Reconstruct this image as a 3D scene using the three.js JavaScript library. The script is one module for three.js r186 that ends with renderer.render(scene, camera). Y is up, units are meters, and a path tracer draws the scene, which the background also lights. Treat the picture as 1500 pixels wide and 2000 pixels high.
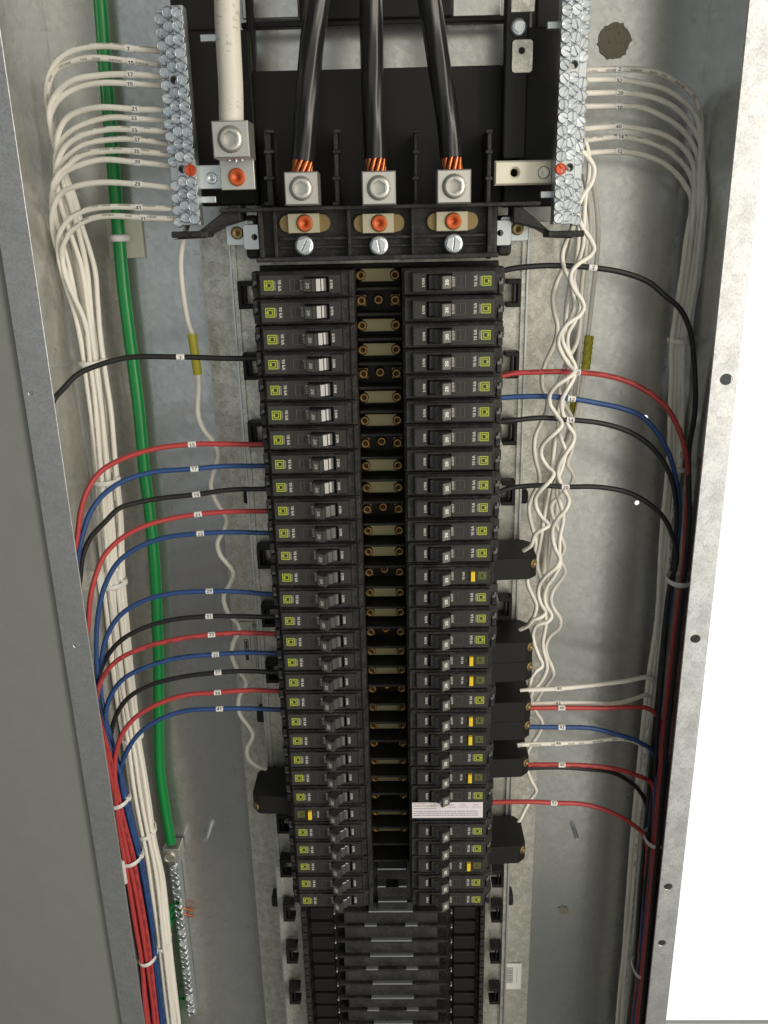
import * as THREE from 'three';
import { RoundedBoxGeometry } from 'three/addons/geometries/RoundedBoxGeometry.js';
import { mergeGeometries, mergeVertices, toCreasedNormals } from 'three/addons/utils/BufferGeometryUtils.js';
import { RectAreaLightUniformsLib } from 'three/addons/lights/RectAreaLightUniformsLib.js';

// ------------------------------------------------------------------ camera, light, exposure
const scene = new THREE.Scene();
const FOCAL = 1650;                                   // focal length in photo pixels (2000 high)
const camera = new THREE.PerspectiveCamera(2 * Math.atan(1000 / FOCAL) * 180 / Math.PI, 0.75, 0.02, 20);
camera.position.set(0.015191, 0.035531, 0.629394);
camera.rotation.order = 'YXZ';
camera.rotation.set(-0.320789, 0.022352, -0.021979);
camera.updateMatrixWorld(true);
scene.background = new THREE.Color().setRGB(0.082, 0.086, 0.084);   // dim even light of the room
RectAreaLightUniformsLib.init();
function areaLight(color, intensity, w, h, pos, to) {
  const l = new THREE.RectAreaLight(color, intensity, w, h);
  l.position.set(...pos); l.lookAt(...to); scene.add(l); return l;
}
const keyLight = areaLight(0xfff6e8, 8.2, 0.5, 1.9, [1.25, 0.2, 1.05], [0, -0.1, 0]);     // tall doorway off to the side, grazing the panel
keyLight.name = 'doorway_light';
const fillLight = areaLight(0xf8f3e2, 0.88, 0.95, 2.3, [0.275, 0.15, 1.9], [0.275, 0.15, 0]);    // pale lit wall of the room in front
const sideLight = areaLight(0xfaf6ea, 1.35, 1.02, 3.6, [1.265, -0.5, 1.9], [1.265, -0.5, 0]);        // brighter towards the doorway
sideLight.name = 'room_light_bright';
const lowLight = areaLight(0xf4f0e0, 0.4, 0.95, 1.3, [0.275, -1.65, 1.9], [0.275, -1.65, 0]);       // its lower, dimmer part
lowLight.name = 'room_light_low';
const coolLight = areaLight(0xe2edf3, 0.5, 0.7, 2.05, [-0.55, 0.275, 1.9], [-0.55, 0.275, 0]);       // its dimmer, cooler end
coolLight.name = 'room_light_cool';
fillLight.name = 'room_light';

const renderer = new THREE.WebGLRenderer({ antialias: true });
renderer.setSize(768, 1024);
renderer.toneMapping = THREE.LinearToneMapping;
renderer.toneMappingExposure = 1.0;
renderer.shadowMap.enabled = true;

// ------------------------------------------------------------------ helpers
let seed = 7;
const rnd = () => { seed = (seed * 1664525 + 1013904223) >>> 0; return seed / 4294967296; };
const rr = (a, b) => a + (b - a) * rnd();
const V = (x, y, z) => new THREE.Vector3(x, y, z);
const MM = 0.001;
// a photo pixel on the plane z = const
function at(px, py, z) {
  const d = V((px - 750) / FOCAL, -(py - 1000) / FOCAL, -1).applyEuler(camera.rotation);
  return camera.position.clone().addScaledVector(d, (z - camera.position.z) / d.z);
}
const INX = 0.2512;
// the same, kept inside the enclosure's side walls
function inside(px, py, z, r) {
  const p = at(px, py, z), lim = INX - r;
  if (Math.abs(p.x) > lim) {
    const d = p.clone().sub(camera.position), t = (Math.sign(p.x) * lim - camera.position.x) / d.x;
    p.copy(camera.position).addScaledVector(d, t);
  }
  return p;
}
const taken = {};
function numbered(n) { const k = taken[n] = (taken[n] ?? -1) + 1; return k ? `${n}_${String(k).padStart(3, '0')}` : n; }
function thing(name, label, category, pos, group) {
  const o = new THREE.Group(); o.name = numbered(name); o.position.copy(pos ?? V(0, 0, 0));
  o.userData = { label, category }; if (group) o.userData.group = group;
  scene.add(o); return o;
}
function tag(o, label, category, group) { o.userData = { ...o.userData, label, category }; if (group) o.userData.group = group; return o; }
function wpos(o) { const v = V(0, 0, 0); for (let p = o; p && p !== scene; p = p.parent) v.add(p.position); return v; }
// mesh at a world position below parent (things here are not turned, so offsets simply add)
function mesh(name, geo, mat, parent = scene, pos) {
  const m = new THREE.Mesh(geo, mat); m.name = parent === scene ? numbered(name) : name;
  m.castShadow = m.receiveShadow = true;
  if (pos) m.position.copy(pos);
  if (parent !== scene) m.position.sub(wpos(parent));
  parent.add(m); return m;
}
function uvBox(g, k = 10, ou = 0, ov = 0) {
  if (g.index) g = g.toNonIndexed();
  const p = g.attributes.position, n = p.count, uv = new Float32Array(n * 2);
  const a = V(0, 0, 0), b = V(0, 0, 0), c = V(0, 0, 0);
  for (let i = 0; i < n; i += 3) {
    a.fromBufferAttribute(p, i); b.fromBufferAttribute(p, i + 1); c.fromBufferAttribute(p, i + 2);
    const nn = b.clone().sub(a).cross(c.clone().sub(a)), ax = Math.abs(nn.x), ay = Math.abs(nn.y), az = Math.abs(nn.z);
    [a, b, c].forEach((q, j) => {
      const [s, t] = az >= ax && az >= ay ? [q.x, q.y] : ax >= ay ? [q.z, q.y] : [q.x, q.z];
      uv[(i + j) * 2] = s * k + ou; uv[(i + j) * 2 + 1] = t * k + ov;
    });
  }
  g.setAttribute('uv', new THREE.BufferAttribute(uv, 2));
  return g;
}
function box(w, h, d, r = 0.0006) {
  r = Math.min(r, w * 0.3, h * 0.3, d * 0.3);
  return uvBox(new RoundedBoxGeometry(w, h, d, 1, r), 10, rnd(), rnd());
}
// box with its front on z, spanning x0..x1, y0..y1, going back by depth
function slab(name, x0, x1, y0, y1, z, depth, mat, parent, r) {
  return mesh(name, box(Math.abs(x1 - x0), Math.abs(y1 - y0), depth, r), mat, parent, V((x0 + x1) / 2, (y0 + y1) / 2, z - depth / 2));
}
// the same from a pixel rectangle
function pslab(name, px0, py0, px1, py1, z, depth, mat, parent, r) {
  const a = at(px0, (py0 + py1) / 2, z), b = at(px1, (py0 + py1) / 2, z), c = at((px0 + px1) / 2, py0, z), d = at((px0 + px1) / 2, py1, z);
  return slab(name, a.x, b.x, d.y, c.y, z, depth, mat, parent, r);
}
// profile in (x, z) extruded along y, centred on y = 0
function prism(pts, width, bevel = 0.0004, holes) {
  const s = new THREE.Shape(pts.map(([x, z]) => new THREE.Vector2(x, z)));
  for (const [hx, hz, hr] of holes ?? []) { const h = new THREE.Path(); h.absarc(hx, hz, hr, 0, Math.PI * 2, true); s.holes.push(h); }
  const g = new THREE.ExtrudeGeometry(s, { depth: width - 2 * bevel, bevelEnabled: bevel > 0, bevelSize: bevel, bevelThickness: bevel, bevelOffset: -bevel, bevelSegments: 1, curveSegments: 6, steps: 1 });
  g.translate(0, 0, -(width - 2 * bevel) / 2); g.rotateX(Math.PI / 2); g.scale(1, 1, -1);
  // rotateX(90): (x,y,z)->(x,-z,y); flipping z back to the profile's sense means z = y
  const idx = g.attributes.position; for (let i = 0; i < idx.count; i++) idx.setZ(i, -idx.getZ(i));
  g.computeVertexNormals();
  return g;
}
function plate(pts, depth, bevel = 0.0003, holes = []) {              // outline in x, y; front on z = 0
  const s = new THREE.Shape(pts.map(([x, y]) => new THREE.Vector2(x, y)));
  for (const [hx, hy, hr, hr2] of holes) { const h = new THREE.Path(); h.absellipse(hx, hy, hr, hr2 ?? hr, 0, Math.PI * 2, true); s.holes.push(h); }
  const g = new THREE.ExtrudeGeometry(s, { depth: depth - 2 * bevel, bevelEnabled: bevel > 0, bevelSize: bevel, bevelThickness: bevel, bevelOffset: -bevel, bevelSegments: 1, curveSegments: 10 });
  g.translate(0, 0, -depth + bevel);
  return uvBox(g, 10, rnd(), rnd());
}
const rectPts = (x0, x1, y0, y1) => [[x0, y0], [x1, y0], [x1, y1], [x0, y1]];
function roundRect(x0, x1, y0, y1, r) {
  const out = [];
  for (const [cx, cy, a0] of [[x1 - r, y1 - r, 0], [x0 + r, y1 - r, 90], [x0 + r, y0 + r, 180], [x1 - r, y0 + r, 270]])
    for (let k = 0; k <= 4; k++) { const a = (a0 + k * 22.5) * Math.PI / 180; out.push([cx + r * Math.cos(a), cy + r * Math.sin(a)]); }
  return out;
}
function lathe(pts, seg = 20) {                                       // axis along z, profile [radius, z]
  const g = new THREE.LatheGeometry(pts.map(([r, z]) => new THREE.Vector2(Math.max(r, 1e-5), z)), seg);
  g.rotateX(Math.PI / 2); return g;
}

// ------------------------------------------------------------------ procedural textures
function noiseGrid(n) { const a = new Float32Array(n * n); for (let i = 0; i < a.length; i++) a[i] = rnd(); return a; }
function sampler(n) {
  const a = noiseGrid(n);
  return (u, v) => {
    u = ((u % 1) + 1) % 1 * n; v = ((v % 1) + 1) % 1 * n;
    const i = Math.floor(u), j = Math.floor(v), f = u - i, g = v - j, s = f * f * (3 - 2 * f), t = g * g * (3 - 2 * g);
    const A = a[(j % n) * n + i % n], B = a[(j % n) * n + (i + 1) % n], C = a[((j + 1) % n) * n + i % n], D = a[((j + 1) % n) * n + (i + 1) % n];
    return (A * (1 - s) + B * s) * (1 - t) + (C * (1 - s) + D * s) * t;
  };
}
function dataTex(n, fn, srgb) {
  const d = new Uint8Array(n * n * 4);
  for (let j = 0; j < n; j++) for (let i = 0; i < n; i++) {
    const c = fn(i / n, j / n), o = (j * n + i) * 4;
    d[o] = Math.min(255, Math.max(0, c[0] * 255)); d[o + 1] = Math.min(255, Math.max(0, c[1] * 255)); d[o + 2] = Math.min(255, Math.max(0, c[2] * 255)); d[o + 3] = 255;
  }
  const t = new THREE.DataTexture(d, n, n); t.wrapS = t.wrapT = THREE.RepeatWrapping; t.magFilter = THREE.LinearFilter; t.minFilter = THREE.LinearMipmapLinearFilter; t.generateMipmaps = true;
  if (srgb) t.colorSpace = THREE.SRGBColorSpace; t.needsUpdate = true; return t;
}
// zinc spangle: crystal cells of slightly different tone
function spangle(n, cells, depth, tint, grime = 0) {
  const pts = [], tone = [];
  for (let j = 0; j < cells; j++) for (let i = 0; i < cells; i++) { pts.push([(i + rnd()) / cells, (j + rnd()) / cells]); tone.push(rnd()); }
  const s1 = sampler(8), s2 = sampler(48), s3 = sampler(160);
  const cell = (u, v) => {
    let best = 9, id = 0; const ci = Math.floor(u * cells), cj = Math.floor(v * cells);
    for (let dj = -1; dj <= 1; dj++) for (let di = -1; di <= 1; di++) {
      const k = ((cj + dj + cells) % cells) * cells + (ci + di + cells) % cells, p = pts[k];
      let du = Math.abs(p[0] - u), dv = Math.abs(p[1] - v); du = Math.min(du, 1 - du); dv = Math.min(dv, 1 - dv);
      const d = du * du + dv * dv; if (d < best) { best = d; id = k; }
    }
    return tone[id];
  };
  const val = (u, v) => {
    const w = (s2(u, v) - 0.5) * 0.03, t = cell((u + w + 1) % 1, (v - w + 1) % 1);
    let x = 1 - depth * (0.55 * t + 0.3 * s1(u, v) + 0.15 * s3(u, v));
    if (grime) x *= 1 - grime * Math.max(0, s2(u * 2, v * 2) * 0.6 + s3(u, v) * 0.6 - 0.55);
    return x;
  };
  return {
    map: dataTex(n, (u, v) => { const x = val(u, v); return [x * tint[0], x * tint[1], x * tint[2]]; }, true),
    rough: dataTex(n, (u, v) => { const x = 0.75 + 0.25 * (1 - val(u, v)) / Math.max(depth, 0.01) * 0.8; return [x, x, x]; })
  };
}
const zincA = spangle(512, 26, 0.11, [1, 1, 1]);
const zincB = spangle(512, 22, 0.22, [1, 1, 0.98], 0.25);

const zincD = spangle(512, 18, 0.13, [1, 1, 1], 0.22);
const dustS = [sampler(10), sampler(64), sampler(220)];
const dust = dataTex(512, (u, v) => {
  const a = dustS[0](u, v), b = dustS[1](u, v), c = dustS[2](u, v);
  const sm = dustS[1](u * 0.5 + 0.3, v * 1.7); let x = 0.15 + 0.07 * a + 0.06 * (b - 0.5) + 0.06 * (c - 0.5) + (sm > 0.68 ? 0.07 * (sm - 0.68) / 0.32 : 0); if (c > 0.88 && b > 0.55) x += 0.14;
  return [x, x * 0.99, x * 0.96];
}, true);
const dustR = dataTex(256, (u, v) => { const x = 0.72 + 0.25 * dustS[1](u, v) + 0.1 * (dustS[2](u, v) - 0.5); return [x, x, x]; });
const paintTex = dataTex(256, (u, v) => { const x = 0.93 + 0.07 * dustS[2](u, v) * 0.7 + 0.02 * dustS[0](u, v); return [x, x, x]; }, true);
const scuffTex = dataTex(512, (u, v) => { const a = dustS[0](u, v), b = dustS[1](u * 1.3, v * 0.5), c = dustS[2](u, v); const x = 0.95 - (a > 0.62 && b > 0.7 ? 0.16 * (b - 0.7) / 0.3 : 0) - 0.04 * c; return [x, x * 0.995, x * 0.98]; }, true);

// print atlas: cells of a canvas
const AT = 2048, atlas = document.createElement('canvas'); atlas.width = atlas.height = AT;
const cx = atlas.getContext('2d'); cx.fillStyle = '#fff'; cx.fillRect(0, 0, AT, AT);
let ax = 0, ay = 0, ah = 0;
function cell(w, h, draw) {
  if (ax + w > AT) { ax = 0; ay += ah + 4; ah = 0; }
  const x = ax, y = ay; ax += w + 4; ah = Math.max(ah, h);
  cx.save(); cx.beginPath(); cx.rect(x - 1, y - 1, w + 2, h + 2); cx.clip(); cx.translate(x, y); draw(cx, w, h); cx.restore();
  return { u0: x / AT, u1: (x + w) / AT, v0: 1 - (y + h) / AT, v1: 1 - y / AT };
}
function cellPlane(w, h, c) {
  const g = new THREE.PlaneGeometry(w, h), uv = g.attributes.uv;
  for (let i = 0; i < uv.count; i++) uv.setXY(i, c.u0 + (c.u1 - c.u0) * uv.getX(i), c.v0 + (c.v1 - c.v0) * uv.getY(i));
  return g;
}
const BLK = '#2c2b28';
// outer part of a breaker's face (r 54 .. 84.5 mm, 13.4 mm wide): window area, 10 kA, small line of print, square emblem
const S = 12;                                                          // canvas pixels per mm
function emblem(c, x, y, s, col) {
  c.strokeStyle = col; c.fillStyle = col; c.lineWidth = s * 0.11;
  c.strokeRect(x - s / 2 + s * 0.055, y - s / 2 + s * 0.055, s * 0.89, s * 0.89);
  c.lineWidth = s * 0.1; c.strokeRect(x - s * 0.25, y - s * 0.25, s * 0.5, s * 0.5);
  c.fillStyle = col; c.fillRect(x + s * 0.12, y - s * 0.09, s * 0.25, s * 0.18);
  c.fillStyle = BLK; c.fillRect(x - s * 0.12, y - s * 0.1, s * 0.22, s * 0.2);
}
function vtext(c, t, x, y, px, col, bold = true) {
  c.save(); c.translate(x, y); c.rotate(-Math.PI / 2); c.fillStyle = col; c.font = `${bold ? 'bold ' : ''}${px}px sans-serif`; c.textAlign = 'center'; c.textBaseline = 'middle'; c.fillText(t, 0, 0); c.restore();
}
const faceCell = cell(30.5 * S, 13.4 * S, (c, w, h) => {
  c.fillStyle = BLK; c.fillRect(0, 0, w, h);
  c.fillStyle = '#363532'; c.fillRect(14.2 * S, 0, w, h);
  vtext(c, '10 kA', 16.6 * S, h * 0.5, 3.1 * S, '#d2d2cb');
  c.fillStyle = '#8f8f88'; for (let k = 0; k < 9; k++) c.fillRect(19.4 * S, h * 0.5 - 3.2 * S + k * 0.72 * S, 1.5 * S, 0.48 * S);
  emblem(c, 24.4 * S, h * 0.5, 6.9 * S, '#aeba38');
});
const faceGfci = cell(30.5 * S, 13.4 * S, (c, w, h) => {
  c.fillStyle = BLK; c.fillRect(0, 0, w, h);
  vtext(c, '10 kA', 9.5 * S, h * 0.5, 2.7 * S, '#cfcfca');
  vtext(c, 'TEST', 13.2 * S, h * 0.5, 1.5 * S, '#77776f');
  emblem(c, 24.6 * S, h * 0.5, 6.4 * S, '#6f7430');
});
const onCell = cell(9.6 * S, 13.4 * S, (c, w, h) => { c.fillStyle = BLK; c.fillRect(0, 0, w, h); vtext(c, 'I/ON', 7.6 * S, h * 0.5, 3.1 * S, '#dadad4'); });
const offCell = cell(2.4 * S, 9 * S, (c, w, h) => { c.fillStyle = BLK; c.fillRect(0, 0, w, h); vtext(c, 'O/OFF', w / 2, h * 0.5, 2.5 * S, '#cfcfc8'); });
const tipCell = {};
for (const n of ['20', '25']) tipCell[n] = cell(6.4 * S, 8.2 * S, (c, w, h) => { c.fillStyle = '#66665f'; c.fillRect(0, 0, w, h); vtext(c, n, w / 2, h / 2, 3.9 * S, '#e8e8e2'); });
const numCell = {};
function markerCell(t) {
  return numCell[t] ??= cell(56, 112, (c, w, h) => { c.fillStyle = '#f1f0ec'; c.fillRect(0, 0, w, h); c.fillStyle = '#151515'; c.font = 'bold 38px sans-serif'; c.textAlign = 'center'; c.textBaseline = 'middle'; c.fillText(t, w / 2, h / 2 + 2); });
}
function inkLines(c, x, y, w, h, n, col) {
  c.fillStyle = col;
  for (let k = 0; k < n; k++) { let q = x; const yy = y + h * k / n; while (q < x + w) { const l = rr(4, 15); c.fillRect(q, yy, Math.min(l, x + w - q), h / n * 0.42); q += l + rr(2, 5); } }
}
const stickerCell = cell(560, 128, (c, w, h) => {
  c.fillStyle = '#e9e2e6'; c.fillRect(0, 0, w, h);
  inkLines(c, 12, 6, 95, 14, 1, '#7d7780'); inkLines(c, 12, 25, 190, 14, 1, '#6f6970'); inkLines(c, 12, 46, 180, 12, 1, '#7d7780');
  for (const x of [280, 370, 475]) { inkLines(c, x + 10, 18, 45, 12, 1, '#7a747c'); inkLines(c, x, 36, 70, 10, 1, '#8a848c'); }
  inkLines(c, 12, 70, 510, 50, 3, '#8d878f');
});
const panLabelCell = cell(180, 300, (c, w, h) => {
  c.fillStyle = '#b9bab4'; c.fillRect(0, 0, w, h); c.fillStyle = '#26262a';
  c.beginPath(); c.arc(120, 22, 13, 0, 7); c.lineWidth = 4; c.strokeStyle = '#26262a'; c.stroke(); c.fillRect(114, 14, 4, 14); c.fillRect(121, 14, 4, 14);
  c.save(); c.translate(40, 110); c.lineWidth = 5; c.strokeRect(0, 0, 26, 66); c.fillRect(6, 8, 14, 50); c.restore(); c.fillRect(42, 200, 22, 40);
  c.save(); c.translate(170, 8); c.rotate(Math.PI / 2); inkLines(c, 0, 8, 280, 60, 4, '#77787a'); inkLines(c, 20, 85, 240, 12, 1, '#6a6b6e'); c.restore();
});
const barcodeCell = cell(160, 300, (c, w, h) => {
  c.fillStyle = '#d6d6d2'; c.fillRect(0, 0, w, h); c.fillStyle = '#55555a';
  let y = 46; while (y < 230) { const l = rr(2, 7); c.fillRect(18, y, 66, l); y += l + rr(2, 6); }
  c.save(); c.translate(112, 60); c.rotate(Math.PI / 2); c.scale(1, 1); inkLines(c, 0, -10, 160, 14, 1, '#8a8a8c'); c.restore();
});
const inWords = n => { const a = ['', 'one', 'two', 'three', 'four', 'five', 'six', 'seven', 'eight', 'nine', 'ten', 'eleven', 'twelve', 'thirteen', 'fourteen', 'fifteen', 'sixteen', 'seventeen', 'eighteen', 'nineteen']; n = +n; return n < 20 ? a[n] : ['twenty', 'thirty', 'forty', 'fifty'][Math.floor(n / 10) - 2] + (n % 10 ? '-' + a[n % 10] : ''); };
const neutralNote = ['2', '52', '20', '10', '40', '14', '12', '7', '15', '17', '19', '21', '33', '23', '37', '35', '39', '29', '41', '31', '42', '46', '1'];
neutralNote.forEach(markerCell);
const atlasTex = new THREE.CanvasTexture(atlas); atlasTex.colorSpace = THREE.SRGBColorSpace; atlasTex.magFilter = THREE.LinearFilter;

// ------------------------------------------------------------------ materials
const lin = (r, g, b) => new THREE.Color().setRGB(r, g, b);
const M = {};
const std = (k, o) => M[k] = Object.assign(new THREE.MeshStandardMaterial(o), { name: k });
std('zincBox', { color: lin(0.64, 0.645, 0.63), map: zincA.map, roughnessMap: zincA.rough, roughness: 0.3, metalness: 0.8 });

std('zincFlange', { color: lin(0.68, 0.69, 0.70), map: zincD.map, roughnessMap: zincD.rough, roughness: 0.46, metalness: 0.78 });

std('zincPan', { color: lin(0.80, 0.785, 0.74), map: zincB.map, roughnessMap: zincB.rough, roughness: 0.46, metalness: 0.7 });
M.black = Object.assign(new THREE.MeshPhysicalMaterial({ map: dust, roughnessMap: dustR, roughness: 0.66, metalness: 0, color: lin(0.95, 0.95, 0.95), specularIntensity: 0.55 }), { name: 'black' });
M.blackSoft = Object.assign(new THREE.MeshPhysicalMaterial({ color: lin(0.014, 0.0135, 0.013), roughness: 0.5, specularIntensity: 0.5 }), { name: 'blackSoft' });
std('print', { map: atlasTex, roughness: 0.55 });
std('paper', { map: atlasTex, roughness: 0.8 });
M.handle = Object.assign(new THREE.MeshPhysicalMaterial({ color: lin(0.055, 0.055, 0.052), roughness: 0.3, clearcoat: 1, clearcoatRoughness: 0.07 }), { name: 'handle' });
std('tab', { color: lin(0.16, 0.16, 0.155), roughness: 0.45, metalness: 0.3 });
std('test', { color: lin(0.88, 0.62, 0.03), roughness: 0.4 });
std('brass', { color: lin(0.26, 0.19, 0.09), metalness: 0.8, roughness: 0.5 });
std('brassScrew', { color: lin(0.24, 0.145, 0.06), metalness: 0.85, roughness: 0.36 });
std('tinBar', { color: lin(0.32, 0.29, 0.155), metalness: 0.6, roughness: 0.5 });
std('zincScrew', { color: lin(0.62, 0.66, 0.69), metalness: 0.9, roughness: 0.33 });
std('alu', { color: lin(0.62, 0.61, 0.57), metalness: 0.85, roughness: 0.42 });

std('aluBar', { color: lin(0.60, 0.64, 0.66), metalness: 0.85, roughness: 0.38 });
std('redInk', { color: lin(0.68, 0.10, 0.03), roughness: 0.4, metalness: 0.2 });
std('orangeInk', { color: lin(0.56, 0.10, 0.02), roughness: 0.42, metalness: 0.2 });
std('copper', { color: lin(0.62, 0.22, 0.09), metalness: 1, roughness: 0.34 });
std('wireWhite', { color: lin(0.84, 0.81, 0.73), roughness: 0.5 });
std('pigtail', { color: lin(0.84, 0.81, 0.73), roughness: 0.45 });
std('cableWhite', { map: scuffTex, color: lin(0.84, 0.81, 0.73), roughness: 0.5 });
std('wireRed', { color: lin(0.48, 0.055, 0.055), roughness: 0.48 });
std('wireBlue', { color: lin(0.025, 0.075, 0.23), roughness: 0.48 });
std('wireBlack', { color: lin(0.016, 0.016, 0.016), roughness: 0.48 });
std('wireGreen', { color: lin(0.005, 0.23, 0.05), roughness: 0.3 });
std('cableBlack', { color: lin(0.012, 0.012, 0.012), roughness: 0.3 });
std('yellowTag', { color: lin(0.42, 0.38, 0.03), roughness: 0.5 });
M.nylon = Object.assign(new THREE.MeshStandardMaterial({ color: lin(0.78, 0.78, 0.74), roughness: 0.45 }), { name: 'nylon' });
std('padNylon', { color: lin(0.62, 0.60, 0.50), roughness: 0.55 });
std('wallPaint', { map: paintTex, color: lin(0.265, 0.276, 0.255), roughness: 0.75 });
std('patch', { map: scuffTex, color: lin(0.40, 0.365, 0.29), roughness: 0.9 });
std('tangMetal', { color: lin(0.52, 0.47, 0.34), metalness: 0.7, roughness: 0.42 });
std('strap', { color: lin(0.80, 0.76, 0.64), metalness: 0.3, roughness: 0.45 });

// ------------------------------------------------------------------ setting: wall beside the box, daylight behind it
const BACK = -0.1, FZ = 0.02, FIN = 0.2385, FOUT = 0.2605, YT = 0.42, YB = -1.0;
const wall = slab('wall', -1.1, -FOUT - 0.0012, -1.6, 0.9, FZ - 0.004, 0.02, M.wallPaint, scene);
wall.userData = { kind: 'structure', label: 'smooth grey painted wall face beside the worn flange' };
{
  const w = thing('window', 'bright white daylit window showing past the pale enclosure flange', 'window', V(0.5, at(1450, 1992, -0.32).y, -0.32));
  const glow = new THREE.MeshStandardMaterial({ color: 0x000000, emissive: 0xffffff, emissiveIntensity: 1.25, roughness: 1 });
  const sy = at(1450, 1992, -0.32).y;
  mesh('pane', new THREE.PlaneGeometry(1.9, 2.3), glow, w, V(0.97, sy + 1.15, -0.32));
  slab('sill', 0.02, 1.92, sy - 0.05, sy, -0.27, 0.08, M.wallPaint, w);
  const wl = areaLight(0xffffff, 0.6, 1.9, 2.3, [0.97, sy + 1.15, -0.315], [0.97, sy + 1.15, 1]); wl.name = 'window_light';
}

// ------------------------------------------------------------------ the enclosure
const enc = thing('panel_enclosure', 'tall galvanized steel electrical enclosure open at its front', 'enclosure', V(0, YB, BACK));
{
  const holes = [[1260, 816, 5.4], [1244, 982, 4.6]].map(([x, y, p]) => { const q = at(x, y, BACK); return [q.x, q.y, p * 0.00046]; });
  mesh('back_panel', plate(rectPts(-0.2555, 0.2555, YB, YT), 0.0016, 0, holes), M.zincBox, enc, V(0, 0, BACK));
  for (const s of [-1, 1]) {
    mesh('side_wall', box(0.0016, YT - YB, FZ - BACK - 0.0004, 0), M.zincBox, enc, V(s * 0.2537, (YT + YB) / 2, (FZ + BACK) / 2));
    const x0 = s < 0 ? -FOUT : FIN, x1 = s < 0 ? -FIN : FOUT - 0.003;
    const pix = s < 0 ? [[60, 768, 5], [150, 1260, 8]] : [[1418, 741, 11.5], [1358, 1248, 10.5], [1305, 1732, 10], [1293, 1842, 9.5]];
    const hs = pix.map(([x, y, r]) => { const q = at(x, y, FZ); return [Math.min(Math.max(q.x, x0 + 0.004), x1 - 0.004), q.y, r * 0.00037, r * 0.00034]; });
    const f = mesh('flange', plate(rectPts(x0, x1, YB, YT), 0.0017, 0.0003, hs), M.zincFlange, enc, V(0, 0, FZ));
    f.userData.label = s < 0 ? 'dark mottled flange beside grey wall' : 'bright pale flange beside window';
    for (const [k, h] of hs.entries()) {
      if (s < 0) { const sc = mesh('flange_plug', lathe([[0.0034, -0.0012], [0.0034, -0.0005], [0.003, 0], [0, 0]]), M.zincFlange, f, V(h[0], h[1], FZ - 0.0004)); }
    }
  }
  mesh('end_wall', box(0.5, 0.0016, FZ - BACK - 0.002, 0), M.zincBox, enc, V(0, YT - 0.002, (FZ + BACK) / 2));
  mesh('end_wall', box(0.5, 0.0016, FZ - BACK - 0.002, 0), M.zincBox, enc, V(0, YB + 0.002, (FZ + BACK) / 2));
  // ragged knockout blank on the back
  const c = at(1199, 80, BACK), out = [];
  for (let k = 0; k < 40; k++) { const a = k / 40 * 6.2832, r = 0.0123 * (1 + 0.035 * Math.sin(a * 5 + 1) + rr(-0.03, 0.05) + (k % 7 === 0 ? 0.07 : 0)); out.push([r * Math.cos(a), r * Math.sin(a)]); }
  const pt = mesh('mortar_plug', plate(out, 0.0012, 0.0002), M.patch, enc, c.clone().setZ(BACK + 0.0012));
  pt.userData.label = 'ragged brown plug filling a round knockout';
  const c2 = at(1101, 1777, BACK), o2 = [];
  for (let k = 0; k < 18; k++) { const a = k / 18 * 6.2832, r = 0.0055 * rr(0.7, 1.2); o2.push([r * 1.15 * Math.cos(a), r * Math.sin(a)]); }
  mesh('mortar_plug', plate(o2, 0.001, 0.0001), M.patch, enc, c2.setZ(BACK + 0.001));
  for (const [x, y] of [[1122, 1622], [408, 1622]]) {
    const p = at(x, y, BACK); const st = mesh('mounting_stud', new THREE.CylinderGeometry(0.0022, 0.0022, 0.014, 12).rotateX(Math.PI / 2), M.aluBar, enc, V(p.x, p.y, BACK + 0.007));
  }
}

// ------------------------------------------------------------------ interior: pan, base, bus, lug platform
const PITCH = 0.01905, ROWS = 30;
const inner = thing('panel_interior', 'black panelboard interior with centre bus on a galvanized mounting pan', 'panelboard', V(0, YB + 0.1, BACK));
{
  const panY0 = -0.92, panY1 = at(740, 440, -0.06).y;
  mesh('mounting_pan', uvBox(prism([[-0.147, -0.0985], [-0.1455, -0.0875], [-0.1205, -0.0865], [-0.1165, -0.0605], [-0.112, -0.0605], [-0.112, -0.0635], [0.112, -0.0635], [0.112, -0.0605], [0.1175, -0.0605], [0.1215, -0.0865], [0.1455, -0.0875], [0.147, -0.0985]].map(p => p), panY1 - panY0, 0), 10), M.zincPan, inner, V(0, (panY0 + panY1) / 2, 0));
  for (const s of [-1, 1]) slab('pan_lip', s * 0.1155, s * 0.1172, panY0, panY1, -0.0588, 0.0016, M.aluBar, inner, 0.0003);
  slab('base_molding', -0.094, 0.094, -0.9, 0.012, -0.0605, 0.003, M.black, inner);
  slab('bus_channel', -0.0174, 0.0174, -0.56, 0.008, -0.0575, 0.003, M.blackSoft, inner);
}
const screwHead = mergeGeometries([lathe([[0.0040, -0.003], [0.0040, 0], [0.0034, 0.0008], [0.0014, 0.0008], [0.0007, -0.0009], [0, -0.0011]], 18)]);
const busBar = box(0.0265, 0.0102, 0.0022, 0.0006), busPad = box(0.0082, 0.0092, 0.0022, 0.0006);
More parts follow.
